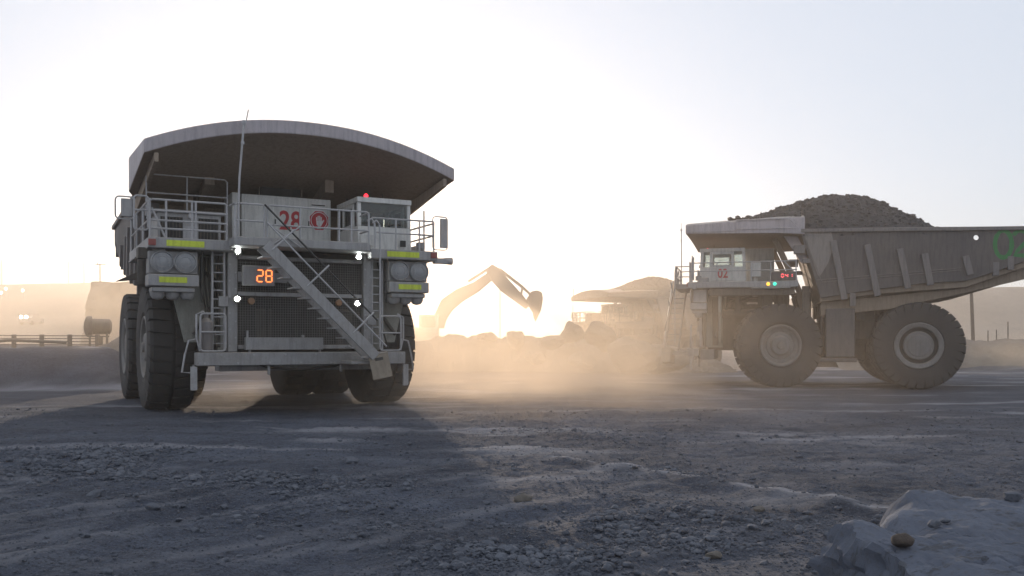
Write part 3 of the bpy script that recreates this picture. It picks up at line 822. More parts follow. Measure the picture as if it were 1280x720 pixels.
    for s in (-1, 1):                               # floor bearers under the tray
        mb.prism([(2.0, 4.04), (8.2, 4.64), (12.58, 6.18), (12.58, 5.45), (8.0, 4.35), (5.0, 3.7), (2.0, 3.4)], s * 3.3 - 0.3, s * 3.3 + 0.3, 'x', 1)
        mb.prism([(2.0, 4.04), (8.2, 4.64), (12.58, 6.18), (12.58, 5.6), (8.0, 4.2), (2.0, 3.4)], s * 1.2 - 0.3, s * 1.2 + 0.3, 'x', 1)
        mb.prism([(5.4, 3.8), (6.6, 4.0), (6.9, 3.0), (6.2, 2.9)], s * 3.1 - 0.2, s * 3.1 + 0.2, 'x', 1)
    tray = mb.build('tray', [M['tray'], M['under']], root, 0.02)
    mb = MB()
    for s in (-1, 1):
        def slab(v0, z0, v1, z1, w, d):
            a = (s * (4.102 + d / 2), v0, z0); b = (s * (4.102 + d / 2), v1, z1)
            mb.beam(a, b, w, d, (s, 0, 0))
        for v0, z0, v1, z1 in ((2.5, 6.9, 3.0, 4.15), (4.0, 6.68, 4.45, 4.3), (5.4, 6.45, 5.75, 4.62), (6.45, 6.2, 6.7, 4.75), (8.15, 6.05, 8.35, 5.2)):
            slab(v0, z0, v1, z1, 0.28, 0.16)
        for v0, z0 in ((3.25, 4.2), (9.3, 5.5), (9.9, 5.75), (11.6, 6.2)):
            mb.box(min(s * 3.8, s * 4.12), max(s * 3.8, s * 4.12), v0, v0 + 0.25, z0 - 0.35, z0 + 0.25)
        mb.beam((s * 4.16, 1.05, 7.42), (s * 4.16, 12.6, 7.2), 0.12, 0.16, (0, 0, 1))          # top rail
        slab(2.0, 4.98, 8.0, 5.42, 0.035, 0.03); slab(1.78, 5.08, 8.0, 5.52, 0.035, 0.03)
        slab(1.2, 7.2, 2.0, 5.02, 0.05, 0.03)
        mb.box(min(s * 3.7, s * 4.1), max(s * 3.7, s * 4.1), 0.75, 1.25, 6.35, 6.75); mb.box(min(s * 3.7, s * 4.1), max(s * 3.7, s * 4.1), 1.15, 1.5, 5.9, 6.1)
    mb.build('rib', M['ribs'], tray, 0.01)
    # canopy: arched slab lofted back to the tray
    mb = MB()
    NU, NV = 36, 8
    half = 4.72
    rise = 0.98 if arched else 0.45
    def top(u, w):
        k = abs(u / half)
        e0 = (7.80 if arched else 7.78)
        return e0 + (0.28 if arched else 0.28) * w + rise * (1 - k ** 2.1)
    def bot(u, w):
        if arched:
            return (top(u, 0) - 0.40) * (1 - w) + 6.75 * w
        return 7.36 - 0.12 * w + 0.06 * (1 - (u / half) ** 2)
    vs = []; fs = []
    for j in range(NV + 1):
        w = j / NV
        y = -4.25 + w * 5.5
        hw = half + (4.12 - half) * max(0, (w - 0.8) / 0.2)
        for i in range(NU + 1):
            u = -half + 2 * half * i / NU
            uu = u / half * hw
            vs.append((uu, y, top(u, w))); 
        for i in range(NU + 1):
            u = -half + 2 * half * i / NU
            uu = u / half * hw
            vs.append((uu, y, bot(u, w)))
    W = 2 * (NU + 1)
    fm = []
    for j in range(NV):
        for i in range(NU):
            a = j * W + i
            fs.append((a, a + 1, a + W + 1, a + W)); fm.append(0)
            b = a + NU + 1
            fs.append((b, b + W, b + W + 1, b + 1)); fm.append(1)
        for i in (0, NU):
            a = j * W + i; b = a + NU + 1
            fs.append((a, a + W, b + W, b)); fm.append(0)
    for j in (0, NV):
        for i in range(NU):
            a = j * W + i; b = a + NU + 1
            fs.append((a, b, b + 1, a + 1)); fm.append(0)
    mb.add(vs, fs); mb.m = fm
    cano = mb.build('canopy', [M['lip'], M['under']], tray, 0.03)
    mb = MB()
    if arched:
        mb.prism([(-4.22, 7.45), (-4.22, 7.2), (0.9, 6.3), (1.0, 6.8)], -4.45, -4.33, 'x'); mb.build('canopy_bracing', M['under'], cano, 0.01)
        mb = MB(); mb.prism([(-4.22, 7.45), (-4.22, 7.2), (0.9, 6.3), (1.0, 6.8)], 4.33, 4.45, 'x'); mb.build('canopy_bracing', M['under'], cano, 0.01)
        mb = MB(); mb.prism([(-1.6, 7.6), (-1.6, 7.15), (0.8, 6.55), (0.8, 6.9)], 1.2, 1.5, 'x'); mb.build('canopy_bracing', M['under'], cano, 0.01)
        mb = MB(); mb.prism([(-1.3, 7.5), (-1.3, 7.15), (0.8, 6.6), (0.8, 6.9)], -2.6, -2.3, 'x')
    else:
        for s in (-1, 1):
            u_ = s * 4.735
            mb.beam((u_, -1.9, 7.94), (u_, 0.5, 7.94), 0.05, 0.05); mb.beam((u_, -1.9, 7.50), (u_, 0.9, 7.50), 0.05, 0.05); mb.beam((u_, -1.9, 7.5), (u_, -1.9, 7.94), 0.05, 0.05); mb.beam((u_, 0.5, 7.94), (u_, 0.9, 7.5), 0.05, 0.05)
            mb.beam((u_, -4.2, 7.44), (u_, -1.9, 7.44), 0.04, 0.04)
        mb.prism([(0.3, 7.25), (0.95, 7.2), (1.5, 5.9), (1.1, 5.95)], 3.5, 3.7, 'x')
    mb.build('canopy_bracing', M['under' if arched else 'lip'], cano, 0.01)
    if arched:
        mb = MB(); mb.box(-0.72, 0.62, -0.66, -0.2, 6.95, 7.42); mb.build('hatch', M['black'], cano, 0.01)
        mb = MB(); mb.tube([(-0.76, -0.68, 6.9), (-0.76, -0.68, 7.44), (0.66, -0.68, 7.44), (0.66, -0.68, 6.9)], 0.03, 6); mb.build('hatch_frame', M['under'], cano)
    else:
        mb = MB(); mb.prism([(1.12, 7.38), (2.42, 7.38), (2.52, 6.9), (2.46, 6.4), (2.28, 5.85), (1.95, 5.3), (1.84, 5.28)], 4.103, 4.112, 'x'); mb.build('wear_plate', M['wear'], tray)
    if number == '02':
        mb = MB(); put_text(mb, '02', 0.62, (x1 + 0.045, -2.55, 5.5), 'side', 0.8, 0.012); mb.build('number_marking', M['redpaint'], cab)
        # sprayed tray number, thick hand-drawn strokes
        mb = MB()
        def stroke(pts, w):
            k = len(pts); vs = []; fs = []
            for i, (a, b) in enumerate(pts):
                d = Vector((pts[min(i + 1, k - 1)][0] - pts[max(i - 1, 0)][0], pts[min(i + 1, k - 1)][1] - pts[max(i - 1, 0)][1])).normalized()
                ww = w * (0.85 + 0.3 * mnoise.noise(Vector((a * 5, b * 5, 0))))
                for sgn in (-1, 1): vs.append((4.106, a - d.y * sgn * ww / 2, b + d.x * sgn * ww / 2))
            fs = [(2 * i, 2 * i + 1, 2 * i + 3, 2 * i + 2) for i in range(k - 1)]
            mb.add(vs, fs)
        stroke([(9.72 + 0.34 * math.cos(t), 6.55 + 0.6 * math.sin(t)) for t in [2 * math.pi * i / 28 for i in range(29)]], 0.21)
        stroke([(10.42 + 0.3 * math.cos(t), 6.82 + 0.3 * math.sin(t)) for t in [R(160 - 12 * i) for i in range(17)]] + [(10.3, 6.25), (10.18, 6.05), (10.5, 6.02), (10.85, 6.05)], 0.21)
        mb.build('sprayed_number', M['greenpaint'], tray)
    return root

t28 = make_truck('empty white haul truck numbered 28 facing the camera with its four front lamps lit', (-8.03, 31.46, 0), R(28), '28', True)
t02 = make_truck('loaded haul truck numbered 02 seen side-on with green sprayed digits on its tray', (13.663, 47.653, 0), R(-105), '02', False, steer=R(14), led='041')
for_far = {'truck_paint': 'box', 'canopy_steel': 'tray', 'grey_steel': 'tray', 'rail_steel': 'dark'}
t03 = make_truck('hazy loaded haul truck parked behind the rubble boulders in the dust', (11.6, 92.0, -0.95), R(-72), None, False, detail=False)

for o_ in t03.children_recursive:          # darker, browner materials paint in the far truck's hazy, shaded silhouette
    if o_.type == 'MESH' and o_.data.users == 1:
        for k_, m_ in enumerate(o_.data.materials):
            if m_.name in for_far: o_.data.materials[k_] = M[for_far[m_.name]]

# ------------------------------------------------------------------ rocks
def rock_geo(rng, r, sub=2, squash=(1, 1, 0.75), rough=0.35, seed=0):
    bm = bmesh.new()
    bmesh.ops.create_icosphere(bm, subdivisions=sub, radius=1.0)
    off = Vector((rng.uniform(-50, 50), rng.uniform(-50, 50), rng.uniform(-50, 50)))
    planes = [(Vector((rng.gauss(0, 1), rng.gauss(0, 1), rng.gauss(0, 1))).normalized(), rng.uniform(0.55, 0.85)) for _ in range(9)]
    for v in bm.verts:
        p = v.co.copy()
        for nrm, d in planes:
            k = p.dot(nrm)
            if k > d: p -= nrm * (k - d) * 0.85
        p *= 1 + rough * 0.5 * mnoise.noise(p * 1.3 + off) + rough * 0.25 * mnoise.noise(p * 3.7 + off) + rough * 0.12 * mnoise.noise(p * 9 + off)
        v.co = Vector((p.x * squash[0] * r, p.y * squash[1] * r, p.z * squash[2] * r))
    vs = [tuple(v.co) for v in bm.verts]; fs = [tuple(v.index for v in f.verts) for f in bm.faces]
    bm.free()
    return vs, fs

def boulder(name, label, loc, r, squash, mat, seed, sub=4, rz=0, ry=0, cat='boulder', group=None, smooth=25):
    rng = random.Random(seed)
    mb = MB(); vs, fs = rock_geo(rng, r, sub, squash)
    mb.add(vs, fs)
    o = mb.build(name, M[mat], smooth=smooth)
    o.location = loc; o.rotation_euler = (0, ry, rz)
    return tag(o, label, cat, group)

def vnoise(x, y, seed=0):
    """2-D value noise on numpy arrays, -1..1"""
    xi = np.floor(x).astype(np.int64); yi = np.floor(y).astype(np.int64)
    fx = x - xi; fy = y - yi
    fx = fx * fx * (3 - 2 * fx); fy = fy * fy * (3 - 2 * fy)
    def h(a, b):
        n = (a * 374761393 + b * 668265263 + seed * 974711) & 0x7fffffff
        n = ((n ^ (n >> 13)) * 1274126177) & 0x7fffffff
        return ((n ^ (n >> 16)) & 0xffff) / 32767.5 - 1
    return (h(xi, yi) * (1 - fx) + h(xi + 1, yi) * fx) * (1 - fy) + (h(xi, yi + 1) * (1 - fx) + h(xi + 1, yi + 1) * fx) * fy

def fbm(x, y, oct=4, seed=0, gain=0.5):
    s = 0; a = 1.0
    for k in range(oct):
        s = s + a * vnoise(x * 2 ** k, y * 2 ** k, seed + k * 17); a *= gain
    return s

def sstep(a, b, x):
    t = np.clip((x - a) / (b - a), 0, 1)
    return t * t * (3 - 2 * t)

# ------------------------------------------------------------------ ore loads
def ore_load(label, parent_t, seed):
    rng = random.Random(seed)
    mb = MB()
    n_v, n_u = 90, 60
    V = np.linspace(-2.2, 8.6, n_v); U = np.linspace(-4.0, 4.0, n_u)
    vv, uu = np.meshgrid(V, U, indexing='ij')
    prof = np.interp(vv, [-2.2, -1.0, 0.2, 1.6, 2.8, 3.8, 5.0, 6.4, 7.4, 8.6], [8.2, 8.5, 8.95, 9.45, 9.65, 9.55, 9.1, 8.35, 7.7, 6.9])
    k = 1 - np.abs(uu / 4.0) ** 2.0
    edge = np.where(vv < 1.1, 8.1, 7.2)
    z = edge + (prof - edge) * np.clip(k, 0, 1) + 0.10 * fbm(vv * 1.3, uu * 1.3, 3, seed) * k + 0.06 * fbm(vv * 4, uu * 4, 3, seed + 5)
    vs = [(float(uu[i, j]), float(vv[i, j]), float(z[i, j])) for i in range(n_v) for j in range(n_u)]
    fs = [(i * n_u + j, i * n_u + j + 1, (i + 1) * n_u + j + 1, (i + 1) * n_u + j) for i in range(n_v - 1) for j in range(n_u - 1)]
    # closed skirt down into the tray
    mb.add(vs, fs)
    for _ in range(5000):
        i = rng.randrange(n_v); j = rng.randrange(n_u)
        r = min(0.15, 0.042 * (1 / max(0.02, rng.random())) ** 0.45)
        q, f = rock_geo(rng, r, 1, (1, rng.uniform(0.7, 1.2), rng.uniform(0.6, 0.9)))
        c = vs[i * n_u + j]
        mb.add([(p[0] + c[0], p[1] + c[1], p[2] + c[2]) for p in q], f)
    o = mb.build('ore_load', M['ore'], smooth=0)
    o.location = parent_t.location; o.rotation_euler = parent_t.rotation_euler
    return tag(o, label, 'ore pile')
ore_load('tall heap of dark broken ore in the tray of truck 02', t02, 3)
ore_load('hazy mound of ore heaped in the tray of the far truck', t03, 8)

# ------------------------------------------------------------------ ground
def ground_h(x, y):
    far = sstep(25, 60, y)
    h = 0.05 * fbm(x * 0.22, y * 0.22, 3, 1) + (1 - far) * (0.028 * fbm(x * 1.1, y * 1.1, 4, 9) + 0.020 * fbm(x * 4.6, y * 4.6, 3, 21, 0.6))
    # wheel ruts sweeping through the foreground
    s = (y - 1.05 * x + 0.05 * x * x) / 1.4
    rut = np.sin(s * 4.6 + 0.8 * fbm(x * 0.3, y * 0.3, 2, 33))
    m = sstep(5, 7.5, y) * (1 - sstep(12, 17, y)) * (1 - sstep(0.0, 4.5, x))
    h = h + 0.05 * m * rut * (0.6 + 0.4 * vnoise(x * 0.4, y * 0.4, 5))
    # small windrow whose crest catches the sun
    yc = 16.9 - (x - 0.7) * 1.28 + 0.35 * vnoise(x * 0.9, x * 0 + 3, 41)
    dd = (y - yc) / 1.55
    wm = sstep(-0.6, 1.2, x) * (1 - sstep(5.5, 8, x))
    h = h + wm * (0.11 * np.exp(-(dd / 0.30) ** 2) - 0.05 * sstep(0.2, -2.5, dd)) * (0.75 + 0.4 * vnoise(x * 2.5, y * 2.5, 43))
    # rubble rows
    rr = rubble(x, y)
    h = h + rr * (0.05 + 0.05 * fbm(x * 3.1, y * 3.1, 3, 55, 0.65))
    # bank on the left with a level top, and the pit behind the centre boulders
    bank = sstep(-0.385, -0.44, x / np.maximum(y, 1)) * sstep(41.5, 46.5, y + 1.2 * vnoise(x * 0.2, y * 0.2, 61)) * 1.85
    bank = bank * (1 + 0.06 * fbm(x * 0.8, y * 0.8, 3, 66))
    h = h + bank
    pit = sstep(70, 78, y) * (1 - sstep(110, 130, y)) * sstep(-8, -2, x) * (1 - sstep(36, 44, x))
    h = h - 0.95 * pit
    return h

def rubble(x, y):
    """0..1 where loose stones lie thick"""
    a = vnoise(x * 0.35 + 3, y * 0.55 + 1, 77) + 0.5 * vnoise(x * 0.9, y * 1.3, 78)
    band1 = np.exp(-((y - (17.4 - 0.80 * (x + 8.5))) / 1.7) ** 2) * sstep(-9.5, -7, x) * (1 - sstep(-2.0, -0.5, x))
    band2 = np.exp(-((y - 9.2) / 0.55) ** 2) * sstep(-1.2, -0.4, x) * (1 - sstep(0.8, 1.4, x))
    band3 = np.exp(-((y - (10.6 - 0.85 * (x - 1.1))) / 0.7) ** 2) * sstep(0.6, 1.3, x)
    band3 = band3 + 0.3 * np.exp(-((y - (12.6 - 0.85 * (x - 1.1))) / 1.0) ** 2) * sstep(0.6, 1.3, x)
    return np.clip((band1 + band2 + band3) * (0.65 + 0.6 * a) + 0.25 * np.clip(a - 0.35, 0, 1), 0, 1)

def axis_lines(d0, d1, step, lo, hi, grow):
    mid = list(np.arange(d0, d1, step)); out = []
    s = step; p = mid[-1]
    while p < hi:
        s *= grow; p += s; out.append(p)
    left = []; s = step; p = d0
    while p > lo:
        s *= grow; p -= s; left.append(p)
    return np.array(left[::-1] + mid + out)
GX = axis_lines(-11, 9, 0.075, -4000, 4000, 1.055)
GY = axis_lines(4.0, 24, 0.085, -200, 5000, 1.03)
gx, gy = np.meshgrid(GX, GY)
gz = ground_h(gx, gy)
ny, nx = gx.shape
me = bpy.data.meshes.new('ground')
idx = np.arange(nx * ny).reshape(ny, nx)
quads = np.stack([idx[:-1, :-1], idx[:-1, 1:], idx[1:, 1:], idx[1:, :-1]], -1).reshape(-1, 4)
me.vertices.add(nx * ny)
me.vertices.foreach_set('co', np.stack([gx, gy, gz], -1).reshape(-1).astype(np.float32))
me.loops.add(quads.size); me.loops.foreach_set('vertex_index', quads.reshape(-1).astype(np.int32))
me.polygons.add(len(quads)); me.polygons.foreach_set('loop_start', np.arange(0, quads.size, 4, dtype=np.int32))
me.polygons.foreach_set('use_smooth', np.ones(len(quads), dtype=bool))
me.update(calc_edges=True)
# pale compacted dust in wheel-swept streaks; painted light on windrow crest, bank foot, ruts
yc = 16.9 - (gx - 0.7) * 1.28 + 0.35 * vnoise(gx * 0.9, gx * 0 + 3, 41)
pale = 1.0 * np.exp(-((gy - yc - 0.1) / 0.17) ** 2) * sstep(-0.3, 0.9, gx) * (1 - sstep(5.5, 8, gx)) * np.clip(0.65 + 1.0 * fbm(gx * 1.6, gy * 4.0, 4, 90, 0.6), 0, 1)  # dusty windrow crest, its catch of sun painted in as pale colour
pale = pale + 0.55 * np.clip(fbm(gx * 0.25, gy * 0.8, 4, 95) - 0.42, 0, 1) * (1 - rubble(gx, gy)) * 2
pale = pale + 0.8 * np.exp(-((gy - 41.6 - 0.4 * fbm(gx * 0.6, gx * 0, 2, 97)) / 0.5) ** 2) * sstep(-26, -22, gx) * (1 - sstep(-15, -11, gx))  # wet line at the bank foot, its sparkle painted in as pale colour
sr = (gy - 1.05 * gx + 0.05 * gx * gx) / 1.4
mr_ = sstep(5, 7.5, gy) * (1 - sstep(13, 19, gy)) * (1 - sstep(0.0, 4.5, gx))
pale = pale + 0.34 * mr_ * np.clip(np.sin(sr * 4.6 + 0.8 * fbm(gx * 0.3, gy * 0.3, 2, 33)) * 0.5 + 1.1 * fbm(sr * 2.4, (gx + gy) * 0.22, 4, 99, 0.65) - 0.1, 0, 1)  # rut ridges lightened in colour to imitate light on their relief
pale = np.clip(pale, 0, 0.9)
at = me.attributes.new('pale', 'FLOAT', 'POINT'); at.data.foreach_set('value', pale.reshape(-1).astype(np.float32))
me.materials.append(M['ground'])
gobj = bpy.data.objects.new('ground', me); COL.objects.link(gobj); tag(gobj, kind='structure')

def gh(x, y):
    return float(ground_h(np.array([[float(x)]]), np.array([[float(y)]]))[0, 0])

# loose stones, too many to count
def gravel():
    rng = np.random.default_rng(5); pr = random.Random(5)
    mk = lambda sub: [rock_geo(pr, 1.0, sub, (1, pr.uniform(0.7, 1.1), pr.uniform(0.5, 0.8)), 0.5) for _ in range(24)]
    protos, protob = mk(1), mk(2)
    V = []; F = []; base = 0
    N = 380000
    y = 5.0 + 24 * rng.random(N) ** 1.5; x = (rng.random(N) - 0.5) * 1.25 * y
    p = rubble(x, y)
    keep = rng.random(N) < (0.05 + 0.95 * p)
    x = x[keep]; y = y[keep]; p = p[keep]
    z = ground_h(x[None, :], y[None, :])[0]
    n = len(x)
    r = np.minimum(0.006 + 0.0105 / np.maximum(rng.random(n), 0.012) ** 0.48 * (0.55 + 0.7 * p), 0.08)
    ang = rng.random(n) * 6.283
    for i in range(n):
        vs, fs = (protob if r[i] > 0.05 else protos)[i % 24]
        c, s = math.cos(ang[i]), math.sin(ang[i])
        a = np.array(vs) * r[i]
        V.append(np.stack([a[:, 0] * c - a[:, 1] * s + x[i], a[:, 0] * s + a[:, 1] * c + y[i], a[:, 2] + z[i] + r[i] * 0.2], -1))
        F.append(np.array(fs) + base); base += len(vs)
    V = np.concatenate(V); F = np.concatenate(F)
    me = bpy.data.meshes.new('gravel')
    me.vertices.add(len(V)); me.vertices.foreach_set('co', V.reshape(-1).astype(np.float32))
    me.loops.add(F.size); me.loops.foreach_set('vertex_index', F.reshape(-1).astype(np.int32))
    me.polygons.add(len(F)); me.polygons.foreach_set('loop_start', np.arange(0, F.size, 3, dtype=np.int32))
    me.polygons.foreach_set('use_smooth', np.zeros(len(F), dtype=bool)); me.update(calc_edges=True); me.materials.append(M['gravel'])
    o = bpy.data.objects.new('gravel', me); COL.objects.link(o)
    tag(o, kind='stuff', label='loose grey gravel and broken stones strewn over the haul road')
gravel()

# ------------------------------------------------------------------ foreground block
def block():
    top = [(2.62, 7.3), (2.76, 7.36), (2.92, 7.28), (3.03, 7.2), (3.1, 7.32), (3.22, 7.62), (3.42, 7.95), (3.56, 8.04), (3.8, 8.02), (4.0, 7.95), (4.4, 7.86), (5.5, 8.0), (7.0, 7.6), (7.2, 5.5), (5.5, 4.2), (3.7, 4.7), (3.1, 5.7), (2.82, 6.45), (2.66, 7.0)]
    cx, cy = 4.7, 6.3
    NA, NR = 420, 110
    # resample the outline by length
    P = top + [top[0]]
    L = [0]
    for a, b in zip(P, P[1:]): L.append(L[-1] + math.dist(a, b))
    out = []
    for i in range(NA):
        s = L[-1] * i / NA
        k = max(j for j in range(len(L)) if L[j] <= s + 1e-9); k = min(k, len(P) - 2)
        t = (s - L[k]) / (L[k + 1] - L[k])
        out.append((P[k][0] + (P[k + 1][0] - P[k][0]) * t, P[k][1] + (P[k + 1][1] - P[k][1]) * t))
    out = np.array(out)
    ang = np.arange(NA) * 0.11
    nn = 0.05 * fbm(ang * 2.0, ang * 0 + 2.5, 4, 6, 0.65)
    dv = out - np.array([cx, cy]); out = out + dv / np.hypot(dv[:, 0], dv[:, 1])[:, None] * nn[:, None]
    rings = []
    for j in range(NR + 1):
        w = (j + 1) / (NR + 1)
        x = cx + (out[:, 0] - cx) * w; y = cy + (out[:, 1] - cy) * w
        z = 0.9 - 0.165 * (8.3 - y) + 0.03 * fbm(x * 0.7, y * 0.7, 3, 3) + 0.018 * fbm(x * 3.5, y * 3.5, 5, 8, 0.62) + 0.007 * fbm(x * 13, y * 13, 4, 18, 0.75) - 0.02 * np.clip(vnoise(x * 5, y * 7, 71) - 0.6, 0, 1)
        z = z - 0.05 * np.clip(0.07 - np.abs(fbm(x * 0.9 + 0.5 * y, y * 1.5 - 0.3 * x, 4, 12, 0.6)), 0, 1) / 0.07 * sstep(0.0, 0.5, fbm(x * 0.8, y * 0.8, 2, 19))
        z = z + 0.05 * np.exp(-(((x - 2.72) ** 2 + (y - 7.25) ** 2) / 0.02)) + 0.04 * np.exp(-(((x - 3.5) ** 2 + (y - 7.95) ** 2) / 0.03))
        z = z - 0.09 * np.exp(-(((x - 3.12) ** 2 + (y - 7.3) ** 2) / 0.03)) - 0.10 * sstep(0.82, 1.0, w) * sstep(6.9, 6.2, y) * sstep(3.6, 3.0, x)
        z = z - 0.02 * w ** 14
        rings.append(np.stack([x, y, z], -1))
    nd = 16
    dx = out[:, 0] - cx; dy = out[:, 1] - cy; dl = np.hypot(dx, dy)
    last = rings[-1]
    for j in range(1, nd + 1):
        t = j / nd
        o_ = 0.02 + 0.40 * t ** 0.9
        x = out[:, 0] + dx / dl * o_; y = out[:, 1] + dy / dl * o_
        n1 = fbm(x * 2.3 + t * 2, y * 2.3 - t * 3, 4, 30, 0.6)
        n1 = n1 - 0.9 * np.abs(vnoise(x * 3 + 5, y * 3 + t * 9, 37)) + 0.4 * np.floor(4 * t + 0.8 * vnoise(x * 2, y * 2, 38)) / 4
        x = x + dx / dl * 0.13 * n1 * t ** 0.4; y = y + dy / dl * 0.13 * n1 * t ** 0.4
        z = last[:, 2] * (1 - t) + (-0.1) * t + 0.05 * fbm(x * 4, y * 4 + t * 5, 3, 31, 0.65) * t
        rings.append(np.stack([x, y, z], -1))
    V = np.concatenate([np.array([[cx, cy, 0.57]])] + rings)
    F = []
    for i in range(NA): F.append((0, 1 + i, 1 + (i + 1) % NA))
    for j in range(len(rings) - 1):
        a = 1 + j * NA; b = a + NA
        for i in range(NA):
            i2 = (i + 1) % NA
            F.append((a + i, b + i, b + i2, a + i2))
    mb = MB(); mb.add([tuple(map(float, p)) for p in V], F)
    o = mb.build('boulder', M['slab'], smooth=32)
    return tag(o, 'huge flat-topped pale rock block in the bottom corner nearest the camera', 'boulder')
block()
boulder('stone', 'single brown rounded stone lying on top of the pale flat rock block', (2.88, 6.78, 0.685), 0.078, (1, 0.85, 0.8), 'brownrock', 12, 3, cat='stone', smooth=40)
for i, (x, y, r, lb) in enumerate(((3.30, 7.2, 0.05, 'small dark stone in the notch of the pale flat rock block'), (3.42, 7.26, 0.035, 'tiny dark stone beside the larger one in the block notch'), (4.27, 7.86, 0.075, 'dark angular stone on the far right edge of the pale rock block'))):
    boulder('stone', lb, (x, y, 0.9 - 0.165 * (8.3 - y) + 0.01), r, (1.3, 1, 0.7), 'gravel', 40 + i, 2, cat='stone')

# a few larger stones on the road
for (x, y, r, lb, mt) in ((-2.9, 16.6, 0.15, 'largest pale angular stone in the loose rubble before truck 28', 'gravel'),
                      (0.15, 12.6, 0.11, 'pale block of stone at the near end of the rubble row', 'rock'),
                      (2.1, 9.55, 0.08, 'pale stone lying in the gravel just beside the flat rock block', 'rock'),
                      (-5.9, 13.0, 0.10, 'dark stone alone on the blue shaded dirt at far left', 'gravel'),
                      (-4.6, 11.8, 0.09, 'dark lump of rock between the wheel ruts', 'gravel'),
                      (3.15, 11.7, 0.07, 'small pale upright stone on the sunlit dusty windrow', 'rock')):
    boulder('stone', lb, (x, y, gh(x, y) + r * 0.3), r, (1.2, 0.9, 0.7), mt, int(abs(x) * 100), 3, cat='stone')

# ------------------------------------------------------------------ rubble berm behind, with boulders
def mound(name, xs, ys, hfun, mat, kind='structure', smooth=30):
    X, Y = np.meshgrid(xs, ys); Z = hfun(X, Y)
    ny, nx = X.shape
    mb = MB()
    mb.add([(float(X[i, j]), float(Y[i, j]), float(Z[i, j])) for i in range(ny) for j in range(nx)],
           [(i * nx + j, i * nx + j + 1, (i + 1) * nx + j + 1, (i + 1) * nx + j) for i in range(ny - 1) for j in range(nx - 1)])
    o = mb.build(name, M[mat], smooth=smooth)
    return tag(o, kind=kind)

def berm_h(x, y):
    crest = np.interp(x, [-10, -6, -3, 0, 3, 5.5, 8, 11, 14, 18], [2.2, 2.7, 2.9, 2.85, 2.6, 2.9, 2.6, 2.2, 1.8, -0.5])
    d = (y - 69 - 0.8 * vnoise(x * 0.3, y * 0.1, 5)) / 3.6
    z = crest * np.clip(1 - np.abs(d) ** 1.4, -0.2, 1)
    return z + 0.28 * fbm(x * 0.9, y * 0.9, 4, 7, 0.6) * (z > 0) - 0.25
mound('rubble_berm', np.linspace(-14, 18, 170), np.linspace(64, 75, 60), berm_h, 'berm', smooth=20)
for i, (px, z, y, r, sq, lb) in enumerate((
        (714, 2.75, 66.5, 1.0, (0.95, 0.8, 0.85), 'dark blocky boulder on the berm below the far truck cab'),
        (752, 2.55, 65.0, 1.35, (0.95, 0.8, 0.75), 'large tilted dark boulder on the berm in front of the far truck tray'),
        (645, 2.35, 67.5, 1.15, (1.5, 0.8, 0.62), 'pale hazy boulder on the berm beneath the excavator bucket'),
        (788, 1.2, 62.0, 2.1, (1.05, 0.8, 0.62), 'broad flat-topped slab boulder at the foot of truck 02 steps'),
        (690, 2.2, 66.0, 0.8, (1.2, 0.8, 0.7), 'low rounded boulder between the pale boulder and the dark blocky one'),
        (835, 0.8, 63.0, 1.5, (1.2, 0.8, 0.6), 'dusty boulder half hidden behind the front ladder of truck 02'),
        (610, 2.6, 68.0, 0.8, (1.4, 0.8, 0.5), 'flat hazy rock on the berm below the excavator boom'),
        (668, 1.1, 65.0, 0.9, (1.3, 0.8, 0.6), 'rock low on the near slope of the berm in thick dust'),
        (730, 0.9, 63.5, 0.95, (1.2, 0.9, 0.7), 'rock at the foot of the berm left of the flat slab'))):
    x = (px - 640) / 1150 * y
    boulder('boulder', lb, (x, y, z), r, sq, 'rock', 200 + i * 3, 4, rz=i * 0.7, ry=(0.35 if i == 1 else 0.05 * (i % 3)), smooth=22)

# right-hand berm and posts
mound('earth_berm', np.linspace(30, 75, 120), np.linspace(84, 96, 40), lambda x, y: np.clip(1 - np.abs((y - 90) / 5.5) ** 1.6, -0.1, 1) * (2.55 + 0.12 * fbm(x * 0.5, y * 0.3, 3, 4)) + 0.12 * fbm(x * 1.2, y * 1.2, 3, 14) - 0.2, 'berm')
def post(name, label, x, y, z0, z1, r, cat='post', lean=0.0, group=None, mat='wood', cross=False):
    mb = MB(); mb.tube([(0, 0, 0), (lean * 0.5, 0, (z1 - z0) * 0.5), (lean, 0, z1 - z0)], r, 10, r2=r * 0.75)
    if cross: mb.box(lean - 0.7, lean + 0.7, -0.06, 0.06, z1 - z0 - 0.6, z1 - z0 - 0.45)
    o = mb.build(name, M[mat]); o.location = (x, y, z0)
    return tag(o, label, cat, group)
post('utility_pole', 'leaning wooden pole rising beneath the rear of truck 02 tray', 47.7, 95, 0, 9.4, 0.2, 'pole', -0.35, cross=False)
for px, yt, lb in ((1235, 413, 'short thin stake on the right berm nearest the leaning pole'), (1245.5, 412, 'second short thin stake along the right berm'), (1260, 402, 'tallest thin stake on the right berm')):
    post('stake', lb, (px - 640) / 1150 * 90, 90, 1.9, 2.15 + (428 - yt) / 1150 * 90, 0.06, group='stakes on the right berm')

